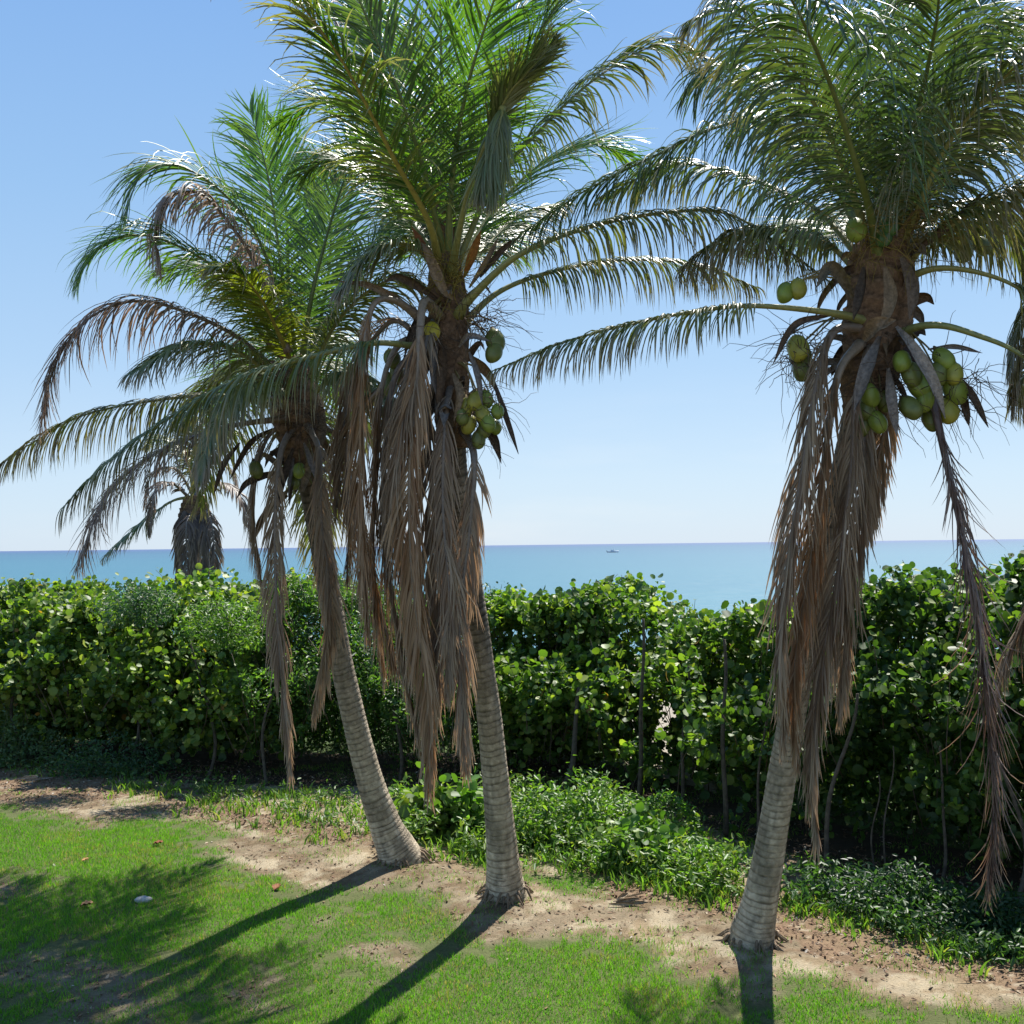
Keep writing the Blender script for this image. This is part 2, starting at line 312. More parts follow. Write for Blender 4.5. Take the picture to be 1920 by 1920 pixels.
def frond(parent, pts, style, ctr, scale=1.0, rb=.036, o=None, twist=0.0, label=None, **kw):
    st = dict(STY[style]); st.update(kw)
    P, Lt = spline(pts, 64); T = nrm(np.gradient(P, axis=0))
    if o is None:
        o = P[40]-ctr; o = np.array((o[0], o[1], 0)); 
        if np.linalg.norm(o) < .15: o = np.array((0, -1, 0))
        o = nrm(o)
    else: o = nrm(np.array((*o, 0.0)))
    N = UP*(T@o)[:, None]-o*(T@UP)[:, None]
    N = N-T*np.sum(N*T, 1, keepdims=True); N = nrm(N)
    if twist:
        th = np.linspace(.2, 1, 64)[:, None]*math.radians(twist); B = np.cross(T, N); N = N*np.cos(th)+B*np.sin(th)
    mb = MB(); leaflets(mb, P, T, N, o, st, Lt, scale)
    fr = mb.build('frond', M[st['mat']], parent)
    if label: fr['label'] = label
    s = np.linspace(0, 1, 64); R = rb*scale*np.interp(s, [0, .06, .2, .5, .8, 1], [1.7, 1.15, .8, .48, .26, .1])
    sb = MB(); cst = np.array(st['st'])[None]*(1-.3*s[:, None]); tube(sb, P-N*R[:, None]*.4, R, 8, cst, squash=.8)
    sb.build('stalk', M['stalk'], fr, smooth=True)
    return fr
def trunk(parent, pts, name='trunk', pale=1.0):
    P, Lt = spline(pts, 520); R = P[:, 3]; P = P[:, :3]; n = len(P); k = 40
    s = np.linspace(0, Lt, n); rings = []; h = .0
    while h < Lt: rings.append(h); h += random.uniform(.038, .09)*(1 if h > .5 else .75)
    rings = np.array(rings); a = np.linspace(0, 2*np.pi, k, endpoint=False)
    wav = .02*(vnoise(np.cos(a)*1.2+9, np.sin(a)*1.2+4)-.5)
    ss = s[:, None]+wav[None]+.016*(vnoise(s[:, None]*5+0*a[None], np.cos(a)[None]*2+3, np.sin(a)[None]*2)-.5)
    idx = np.clip(np.searchsorted(rings, ss)-1, 0, len(rings)-2); ph = (ss-rings[idx])/(rings[idx+1]-rings[idx])
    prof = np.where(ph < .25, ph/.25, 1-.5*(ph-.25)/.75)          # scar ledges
    mb = MB(); V = tube(mb, P, R, k, (0, 0, 0))
    ctr = P[:, None]; D = V-ctr; Rr = np.linalg.norm(D, axis=-1, keepdims=True)
    blot = fbm(a[None]*1.2+0*ss, ss*2.2, 2.0)[..., None]; ring_r = RNG.random(len(rings))[idx][..., None]
    lump = .012*(fbm(np.cos(a)[None]*2+5, ss*3, np.sin(a)[None]*2)-.5)[..., None]
    V2 = ctr+D/Rr*(Rr+.006*prof[..., None]+lump)
    col = np.array((.44, .365, .265))*pale*(.66+.42*blot+.22*ring_r)
    streak = vnoise(a[None]*9+0*ss, ss*30, 1.0)[..., None]; col = col*(.84+.3*streak)
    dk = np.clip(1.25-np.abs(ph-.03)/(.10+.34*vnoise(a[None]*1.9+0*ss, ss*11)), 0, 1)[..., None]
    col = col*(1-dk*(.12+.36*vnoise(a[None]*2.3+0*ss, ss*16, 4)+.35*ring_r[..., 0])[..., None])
    stain = np.clip((fbm(a[None]*1.1+7+0*ss, ss*1.6, 15)-.5)/.1, 0, 1)[..., None]; col = col*(1-.38*stain)
    lich = (fbm(a[None]*1.6+3+0*ss, ss*3.1, 9) > .56)[..., None]; col = np.where(lich, col*np.array((1.22, 1.22, 1.25)), col)
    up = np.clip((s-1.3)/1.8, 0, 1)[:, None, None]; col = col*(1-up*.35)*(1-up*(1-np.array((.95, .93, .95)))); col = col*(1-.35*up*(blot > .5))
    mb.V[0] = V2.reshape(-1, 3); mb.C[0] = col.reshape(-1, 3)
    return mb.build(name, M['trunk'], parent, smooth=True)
def coconut(parent, c, r, col, axis=None):
    c = np.asarray(c)+RNG.normal(0, .008, 3); ax = nrm(np.array(axis if axis is not None else (random.uniform(-.5, .5), random.uniform(-.8, 0), -1.0)))
    u = nrm(np.cross(ax, (0.3, 1, .1))); v = np.cross(ax, u)
    mb = MB(); th = np.linspace(0.02, np.pi-.02, 15); ph = np.linspace(0, 2*np.pi, 20, endpoint=False)
    z = -np.cos(th)*1.38; rr = np.sin(th)**.85
    rad = rr[:, None]*(1+.07*np.cos(3*ph)[None]*np.clip(z+.6, 0, 1)[:, None]); 
    V = c+r*(z[:, None, None]*ax+rad[..., None]*(np.cos(ph)[None, :, None]*u+np.sin(ph)[None, :, None]*v))
    n, k = 15, 20; i = np.arange(n-1)[:, None]*k; j = np.arange(k)[None]; j2 = (j+1) % k
    f = np.stack([i+j, i+j2, i+k+j2, i+k+j], -1).reshape(-1, 4)
    cc = np.array(col)*(1+.25*(fbm(ph[None]*1.5+c[0]*9, z[:, None]*2+c[2]*7)-.5))[..., None]*np.where(z[:, None, None] < -1.22, .5, 1)
    mb.add(V.reshape(-1, 3), [f, [list(range(k))[::-1]], [[(n-1)*k+q for q in range(k)]]], cc.reshape(-1, 3))
    o = mb.build('coconut', M['nut'], parent, smooth=True)
    cap = MB(); p0 = c-ax*r*1.32; tube(cap, [p0+ax*r*.06, p0-ax*r*.1, p0-ax*r*.5], [r*.42, r*.3, r*.08], 8, (.16, .12, .06))
    cap.build('calyx', M['fibre'], o)
    return o
def spathe(parent, pts, w, col):
    P, Lt = spline(pts, 20); T = nrm(np.gradient(P, axis=0)); s = np.linspace(0, 1, 20)
    W_ = w*np.interp(s, [0, .15, .45, .75, 1], [.25, .55, 1, .75, .03])
    view = nrm(P[10]-np.array((0, 0, CAMH))); B = nrm(np.cross(T, view+RNG.normal(0, .3, 3))); Nn = np.cross(B, T)
    a = np.linspace(-1, 1, 7); V = P[:, None]+W_[:, None, None]*(a[None, :, None]*B[:, None]+(1-a**2)[None, :, None]*.7*Nn[:, None])
    i = np.arange(19)[:, None]*7; j = np.arange(6)[None]; f = np.stack([i+j, i+j+1, i+8+j, i+7+j], -1).reshape(-1, 4)
    stripe = .8+.4*vnoise(a[None]*6+0*s[:, None], s[:, None]*2, P[0, 0]*7)
    mb = MB(); mb.add(V.reshape(-1, 3), [f], (np.array(col)*stripe[..., None]).reshape(-1, 3))
    V3 = V-Nn[:, None]*.006                                        # thickness
    mb.add(V3.reshape(-1, 3), [f[:, ::-1]], (np.array(col)*.8*stripe[..., None]).reshape(-1, 3))
    return mb.build('spathe', M['fibre'], parent, smooth=True)
def strings(parent, c, n, L, col, spread=.25, down=.5, name='flower_stalk', r=.0035):
    mb = MB()
    for _ in range(n):
        d = nrm(RNG.normal(0, 1, 3)+np.array((0, -.3, .5-down))); p = c+RNG.normal(0, spread*.35, 3); P = [p]
        l = L*random.uniform(.5, 1.2)
        for q in range(7): d = nrm(d+RNG.normal(0, .28, 3)-UP*.12*down); p = p+d*l/7; P.append(p)
        tube(mb, P, np.linspace(r, r*.35, 8), 4, np.array(col)*random.uniform(.6, 1.3))
    return mb.build(name, M['fibre'], parent)
def sheath(parent, pts, col):                                     # fibrous mass of old leaf bases round the crown heart
    P, Lt = spline(pts, 70); R = P[:, 3]; P = P[:, :3]
    mb = MB(); k = 36; V = tube(mb, P, R, k, (0, 0, 0)); D = V-P[:, None]
    a = np.linspace(0, 2*np.pi, k, endpoint=False); s = np.linspace(0, Lt, 70)
    b = fbm(np.cos(a)[None]*2.2+s[:, None]*2, np.sin(a)[None]*2.2+4, s[:, None]*5)[..., None]
    lob = (np.abs(np.sin(a[None]*2.5+s[:, None]*7))[..., None])
    saw = ((s[:, None]/.13+a[None]/(2*np.pi)*3) % 1)[..., None]
    V2 = P[:, None]+D*(.72+.38*b+.12*lob+.12*saw)
    fib = vnoise(a[None]*14+0*s[:, None], s[:, None]*6, 3)[..., None]
    c = np.array(col)*(.45+.7*b+.35*fib)*(1-.4*(saw < .2)); mb.V[0] = V2.reshape(-1, 3); mb.C[0] = c.reshape(-1, 3)
    o = mb.build('leaf_sheath', M['fibre'], parent, smooth=True)
    return o
def flap(parent, p, d, L, w, col):                                # a dry strip of leaf base
    d = np.array(d, float); pts = [p, p+d*L*.4, p+d*L*.8-UP*L*.12, p+d*L-UP*L*.4]
    o = spathe(parent, pts, w, col); o.name = 'leaf_base'; return o
def palm(label, base, D0, D1, tr, crown_px, fr, nuts, spa, she, extra=None, shape_only=False):
    """tr: trunk path (px,py,width_px); D0,D1: distance of foot and crown"""
    y0, y1 = tr[0][1], tr[-1][1]
    def dep(py): return D0+(D1-D0)*np.clip((y0-py)/(y0-y1), 0, 1)
    root = thing('coconut_palm', (base[0], base[1], base[2]), label, 'palm tree', 'coconut palms')
    tp = [(*at(px, py, dep(py)), w*.47*dep(py)/F) for px, py, w in tr]
    fst = tp[0]; tp = [(fst[0]+.02, fst[1]+.03, -.12, fst[3]*1.05)]+tp
    trunk(root, tp)
    ctr = at(crown_px[0], crown_px[1], D1)
    if she: sheath(root, [(*at(px, py, D1), w/2*D1/F) for px, py, w in she], (.20, .125, .075))
    for f in fr:
        style, pts = f[0], f[1]; kw = f[2] if len(f) > 2 else {}
        frond(root, [at(px, py, D1+d) for px, py, d in pts], style, ctr, **kw)
    for nx in nuts:
        px, py, d, col = nx[:4]; coconut(root, at(px, py, D1+d), random.uniform(.063, .078)*(nx[4] if len(nx) > 4 else 1), col)
    for pts, w, col in spa: spathe(root, [at(px, py, D1+d) for px, py, d in pts], w, col)
    return root, ctr
G1, G2, G3 = (.19, .25, .035), (.31, .30, .045), (.13, .155, .035)
TAN, GRY, RED, DRK = (.30, .22, .14), (.27, .235, .205), (.30, .12, .05), (.13, .095, .07)
def feet(root, b, r, n):
    for q in range(n):
        a = random.uniform(0, 2*math.pi); d = np.array((math.cos(a), math.sin(a), 0)); p0 = b+d*r*.9+UP*random.uniform(.09, .17)
        mb = MB(); e_ = p0+d*random.uniform(.07, .16)+np.array((random.gauss(0, .03), random.gauss(0, .03), 0)); e_[2] = .04
        tube(mb, [p0-d*.03, p0+d*.03-UP*.015, e_], [.02, .015, .006], 6, (.20, .145, .095)); mb.build('root', M['trunk'], root, smooth=True)
# ---- left palm
D = 11.1
p1, c1 = palm('leftmost coconut palm, trunk curving strongly left, with a curled brown frond in its crown', B1, B1[1], D,
    [(757, 1618, 84), (742, 1588, 76), (722, 1545, 62), (690, 1450, 50), (655, 1310, 45), (630, 1190, 43), (607, 1050, 42), (588, 950, 42), (572, 860, 44), (560, 770, 50)],
    (556, 715), [
    ('green', [(556, 700, 0), (530, 525, .2), (504, 337, .3), (468, 205, .3)], dict(o=(0, 1))),
    ('green', [(556, 700, 0), (541, 567, .5), (537, 400, .8), (517, 225, 1.0)], dict(o=(0, 1))),
    ('deep', [(565, 700, 0), (573, 621, -.1), (596, 504, -.2), (648, 330, -.1), (700, 240, 0)], dict(o=(.3, 1), twist=10)),
    ('deep', [(556, 690, 0), (500, 480, -.1), (430, 372, -.3), (340, 312, -.5), (268, 325, -.6), (235, 400, -.7)], dict(twist=-8, droop=.16, L=1.0)),
    ('green', [(550, 690, 0), (450, 540, -.3), (350, 468, -.5), (262, 440, -.6), (190, 462, -.7), (150, 515, -.7)], dict(twist=-8, droop=.16, L=.95)),
    ('brown', [(545, 660, -.3), (485, 505, -.5), (436, 425, -.6), (375, 362, -.7), (312, 372, -.8), (290, 440, -.8), (300, 500, -.8)], dict(col=(.26, .21, .18), col2=(.45, .40, .36), droop=.55, L=.62, w=.011, label='curled brown frond')),
    ('yellow', [(560, 710, 0), (530, 640, -.4), (490, 560, -.9), (440, 505, -1.3), (405, 500, -1.5)], dict(L=.6, col=(.09, .15, .02), col2=(.2, .2, .03))),
    ('brown', [(556, 730, 0), (460, 640, -.2), (360, 588, -.4), (258, 563, -.5), (167, 596, -.6), (104, 680, -.7), (79, 790, -.7)], dict(n=120, L=.8, w=.0095)),
    ('olive', [(556, 740, 0), (450, 660, -.5), (350, 645, -.9), (245, 700, -1.2)], dict(L=.65)),
    ('hang', [(550, 765, 0), (430, 742, .2), (325, 745, .4), (165, 775, .4), (60, 830, .3), (-10, 880, .2)], dict(L=.75, col2=(.15, .12, .07), tip=.7)),
    ('brown', [(540, 780, -.2), (420, 800, -.5), (290, 850, -.8), (200, 930, -.9), (150, 1050, -.9)], dict(L=.75, w=.009, droop=.3)),
    ('olive', [(570, 740, 0), (620, 620, -.2), (690, 545, -.4), (760, 520, -.5), (820, 560, -.6)], dict(L=.6)),
    ('deep', [(570, 700, 0), (640, 560, .5), (720, 430, .8), (800, 400, 1.0)], {}),
    ('deep', [(550, 700, 0), (470, 560, .5), (390, 500, 1.0), (300, 520, 1.3)], {}),
    ('olive', [(556, 740, 0), (480, 690, .6), (400, 720, 1.0), (330, 800, 1.2)], dict(L=.6)),
    ('green', [(560, 710, 0), (600, 600, .6), (620, 450, 1.0), (600, 300, 1.2)], dict(o=(0, 1))),
    ('hang', [(570, 750, 0), (640, 700, -.4), (700, 720, -.8), (740, 800, -1.1)], dict(L=.55)),
    ('hang', [(560, 750, 0), (500, 720, -.6), (440, 740, -1.0), (390, 830, -1.3), (375, 900, -1.4)], dict(L=.5)),
    ('olive', [(570, 730, 0), (585, 760, .9), (590, 850, 1.9), (596, 960, 2.7), (600, 1080, 3.2)], dict(o=(0, 1))),
    ('olive', [(550, 720, 0), (505, 700, .9), (455, 760, 1.9), (400, 850, 2.7), (375, 950, 3.1)], {}),
    ('deep', [(555, 720, 0), (540, 640, 1.3), (500, 650, 2.7), (470, 760, 4.0)], dict(L=1.0)),
    ('deep', [(555, 720, 0), (555, 630, 1.3), (560, 640, 2.7), (550, 740, 4.0)], dict(L=1.0)),
    ('deep', [(555, 720, 0), (575, 640, 1.3), (610, 650, 2.7), (640, 750, 4.0)], dict(L=1.0)),
    ('deep', [(555, 720, 0), (520, 680, 1.3), (450, 690, 2.7), (400, 800, 4.0)], dict(L=1.0)),
    ('deep', [(555, 720, 0), (560, 700, 1.3), (580, 720, 2.7), (600, 830, 4.0)], dict(L=1.0)),
    ('olive', [(565, 720, 0), (600, 680, .9), (650, 720, 1.8), (690, 830, 2.5)], {}),
    ('grey', [(556, 790, -.15), (525, 850, -.35), (515, 1000, -.4), (522, 1200, -.4), (545, 1450, -.4)], dict(scale=.9)),
    ('dead', [(575, 790, -.2), (600, 850, -.5), (603, 980, -.55), (620, 1150, -.55), (590, 1340, -.5)], dict(scale=.85)),
    ('grey', [(545, 780, 0), (495, 830, -.1), (475, 950, -.1), (490, 1090, -.1)], dict(scale=.8)),
    ('grey', [(580, 780, .2), (640, 830, .3), (655, 960, .3), (650, 1090, .3)], dict(scale=.8)),
    ], [(563, 880, -.25, G1, .95), (480, 880, -.2, G3, .9), (552, 905, -.15, G3), (590, 890, .1, G3)],
    [([(520, 800, 0), (470, 830, -.2), (430, 900, -.3)], .03, DRK), ([(570, 830, -.25), (590, 880, -.4), (610, 930, -.45)], .04, GRY), ([(550, 840, -.2), (530, 900, -.3), (520, 950, -.3)], .04, DRK),
     ([(590, 770, -.15), (605, 800, -.25), (600, 850, -.3)], .045, TAN), ([(545, 690, -.1), (500, 640, -.3), (470, 600, -.35)], .035, TAN), ([(450, 830, -.3), (420, 870, -.5), (400, 930, -.5)], .03, DRK)],
    [(572, 880, 50), (566, 830, 78), (560, 770, 92), (556, 720, 70), (553, 670, 36)])
# ---- middle palm
D = 9.55
p2, c2 = palm('middle coconut palm with a broad skirt of long rust brown dead fronds', B2, B2[1], D,
    [(949, 1688, 88), (947, 1660, 76), (942, 1600, 62), (931, 1480, 52), (918, 1350, 48), (903, 1240, 46), (886, 1120, 45), (868, 1000, 46), (853, 880, 48), (845, 760, 56)],
    (838, 560), [
    ('green', [(838, 520, 0), (830, 325, .1), (827, 83, 0), (822, -130, -.3)], dict(o=(0, 1))),
    ('green', [(840, 520, 0), (846, 354, -.3), (871, 187, -.6), (912, 42, -.9), (960, -90, -1.2)], dict(o=(0, -1))),
    ('yellow', [(830, 520, 0), (806, 417, -.3), (742, 300, -.7), (683, 187, -1.1), (630, 95, -1.4), (554, -5, -1.7), (500, -60, -1.8)], dict(L=.78, tip=.5, twist=-20, droop=.13, col=(.065, .13, .025), col2=(.17, .17, .04), label='yellowing frond')),
    ('green', [(832, 500, 0), (783, 292, .2), (742, 167, .3), (700, 50, .3), (640, -40, .2)], dict(twist=-15)),
    ('olive', [(845, 510, -.1), (880, 350, -.6), (943, 195, -1.0), (985, 140, -1.15), (1035, 85, -1.2)], dict(L=.42, a=(30, 12), t0=.6, n=90, droop=.02, tip=.2)),
    ('olive', [(943, 200, -1.0), (938, 225, -1.05), (925, 290, -1.08), (905, 350, -1.1)], dict(L=.52, a=(26, 14), t0=.02, n=90, droop=.2, rb=.02, tip=.25, label='folded hanging part of a bent frond')),
    ('olive', [(848, 510, 0), (920, 350, 0), (1012, 242, .1), (1117, 146, .2), (1230, 85, .2), (1310, 105, .2)], dict(L=.72, twist=-15, col2=(.13, .16, .06))),
    ('green', [(848, 520, 0), (920, 400, .5), (1010, 310, .9), (1110, 270, 1.2), (1190, 300, 1.3)], {}),
    ('hang', [(855, 590, -.1), (875, 562, -.2), (967, 479, -.4), (1100, 425, -.6), (1242, 398, -.7), (1366, 400, -.8), (1475, 470, -.9), (1560, 530, -.9)], dict(L=.62, t0=.24)),
    ('hang', [(860, 610, 0), (933, 546, .2), (1033, 508, .3), (1160, 487, .4), (1300, 495, .4), (1420, 540, .3)], dict(L=.6, t0=.25)),
    ('olive', [(830, 520, 0), (790, 470, -.2), (745, 455, -.3), (695, 475, -.35), (640, 540, -.4)], dict(L=.55, t0=.25, n=95)),
    ('hang', [(820, 640, 0), (780, 645, -.3), (700, 641, -.6), (590, 665, -.8), (440, 712, -.9), (290, 800, -.9), (180, 885, -.85), (120, 950, -.8)], dict(L=.8, t0=.2, n=122, col2=(.14, .16, .05))),
    ('green', [(838, 500, 0), (760, 330, .7), (690, 230, 1.1), (600, 190, 1.4), (530, 230, 1.6)], {}),
    ('green', [(838, 500, 0), (860, 300, .8), (900, 150, 1.3), (960, 30, 1.6), (1060, -20, 1.9)], {}),
    ('green', [(838, 500, 0), (790, 280, 1.0), (740, 120, 1.6), (680, 0, 2.0), (600, -60, 2.3)], {}),
    ('deep', [(838, 500, 0), (900, 280, -.2), (980, 120, -.5), (1050, 0, -.8), (1130, -80, -1.0)], dict(twist=25)),
    ('deep', [(838, 500, 0), (760, 400, .2), (700, 330, .4), (620, 300, .6), (560, 330, .7)], dict(L=.7)),
    ('deep', [(838, 510, 0), (800, 340, -.4), (750, 180, -.8), (690, 40, -1.0), (640, -80, -1.2)], dict(o=(0, -1), twist=20)),
    ('olive', [(838, 520, 0), (900, 470, .8), (980, 400, 1.3), (1060, 380, 1.6)], dict(L=.6)),
    ('deep', [(838, 510, 0), (870, 420, 1.6), (900, 400, 3.1), (915, 470, 4.3)], {}),
    ('deep', [(838, 510, 0), (850, 420, 1.5), (870, 400, 3.0), (880, 450, 4.4)], dict(L=1.0)),
    ('deep', [(838, 510, 0), (820, 440, 1.5), (790, 420, 3.0), (770, 480, 4.4)], dict(L=1.0)),
    ('deep', [(838, 510, 0), (880, 450, 1.5), (930, 430, 3.0), (960, 490, 4.4)], dict(L=1.0)),
    ('deep', [(838, 510, 0), (800, 400, 1.2), (780, 370, 2.4), (760, 430, 3.3)], {}),
    ('brown', [(838, 500, 0), (740, 300, .9), (640, 60, 1.3), (540, -110, 1.5), (440, -100, 1.5), (395, -20, 1.4)], dict(L=.5)),
    ('rust', [(800, 600, -.1), (740, 560, -.3), (698, 570, -.45), (683, 650, -.5), (676, 780, -.5), (675, 950, -.45), (690, 1180, -.4)], dict(t0=.2)),
    ('rust', [(825, 590, -.15), (795, 560, -.4), (786, 620, -.55), (782, 720, -.6), (768, 880, -.6), (772, 1080, -.55), (800, 1300, -.5), (805, 1480, -.45)], dict(t0=.14, n=155, label='longest rust brown hanging frond')),
    ('dead', [(810, 660, 0), (745, 690, -.1), (722, 820, -.2), (722, 1000, -.2), (745, 1180, -.2), (785, 1390, -.2)], {}),
    ('dead', [(830, 700, -.1), (800, 760, -.25), (812, 950, -.3), (822, 1150, -.3), (800, 1400, -.25)], dict(col=(.16, .095, .055))),
    ('grey', [(870, 800, -.1), (890, 860, -.3), (880, 1000, -.3), (862, 1180, -.3), (873, 1440, -.3)], dict(scale=.92)),
    ('grey', [(800, 640, 0), (735, 600, .1), (668, 690, .3), (640, 820, .4), (630, 960, .4)], dict(scale=.9)),
    ('rust', [(800, 640, .1), (750, 640, 0), (715, 720, -.1), (705, 880, -.1), (700, 1050, -.1), (720, 1260, -.1)], dict(t0=.2)),
    ('dead', [(820, 640, .1), (770, 660, -.1), (752, 800, -.2), (748, 960, -.2), (770, 1180, -.2), (790, 1330, -.2)], {}),
    ('grey', [(850, 700, 0), (835, 780, -.4), (830, 950, -.45), (842, 1120, -.45), (838, 1300, -.4)], dict(scale=.85)),
    ('dead', [(850, 720, .2), (850, 820, .3), (840, 1000, .3), (850, 1180, .3)], dict(scale=.9)),
    ('grey', [(815, 600, -.1), (800, 640, -.45), (760, 760, -.55), (740, 900, -.5), (755, 1050, -.45)], dict(scale=.9)),
    ('dead', [(780, 700, .1), (700, 740, .3), (650, 850, .4), (690, 1050, .4), (740, 1250, .4)], dict(scale=1.0, col=(.17, .105, .06))),
    ], [(812, 616, -.35, (.42, .34, .02), 1.0), (928, 640, -.1, G3, 1.1), (924, 662, -.15, G3, 1.0)] +
       [(x, y, random.uniform(-.38, -.2), random.choice((G1, G2, G2, G3)), .86) for x, y in ((890, 752), (912, 748), (872, 765), (934, 771), (903, 778), (880, 797), (930, 802), (908, 806), (893, 826), (866, 782), (912, 790))] +
       [(733, 672, .1, G3), (742, 700, .15, G3), (728, 725, .2, G3), (845, 830, .1, G3)],
    [([(800, 600, -.1), (740, 560, -.3), (690, 535, -.4), (632, 527, -.45)], .035, TAN), ([(810, 500, -.2), (795, 465, -.3), (772, 425, -.3)], .035, RED), ([(870, 520, -.2), (885, 480, -.3), (902, 432, -.3)], .04, (.4, .17, .04)),
     ([(880, 540, -.15), (912, 490, -.2), (935, 445, -.2)], .03, TAN), ([(920, 700, -.2), (948, 780, -.3), (972, 852, -.3)], .03, DRK), ([(880, 660, -.3), (895, 700, -.45), (905, 760, -.45)], .03, GRY),
     ([(850, 560, -.3), (830, 540, -.4), (800, 470, -.45), (790, 455, -.4)], .05, TAN), ([(900, 520, -.1), (940, 470, -.1), (980, 440, -.1)], .03, DRK), ([(860, 650, -.3), (880, 630, -.4), (920, 640, -.5)], .03, GRY),
     ([(820, 640, -.3), (812, 690, -.4), (818, 740, -.45)], .035, GRY), ([(820, 560, -.2), (750, 520, -.4), (720, 530, -.4)], .04, DRK), ([(850, 700, -.3), (862, 740, -.4), (850, 790, -.4)], .04, TAN)],
    [(848, 840, 52), (846, 740, 64), (843, 640, 66), (840, 560, 70), (838, 500, 60), (836, 430, 46), (834, 375, 30)])
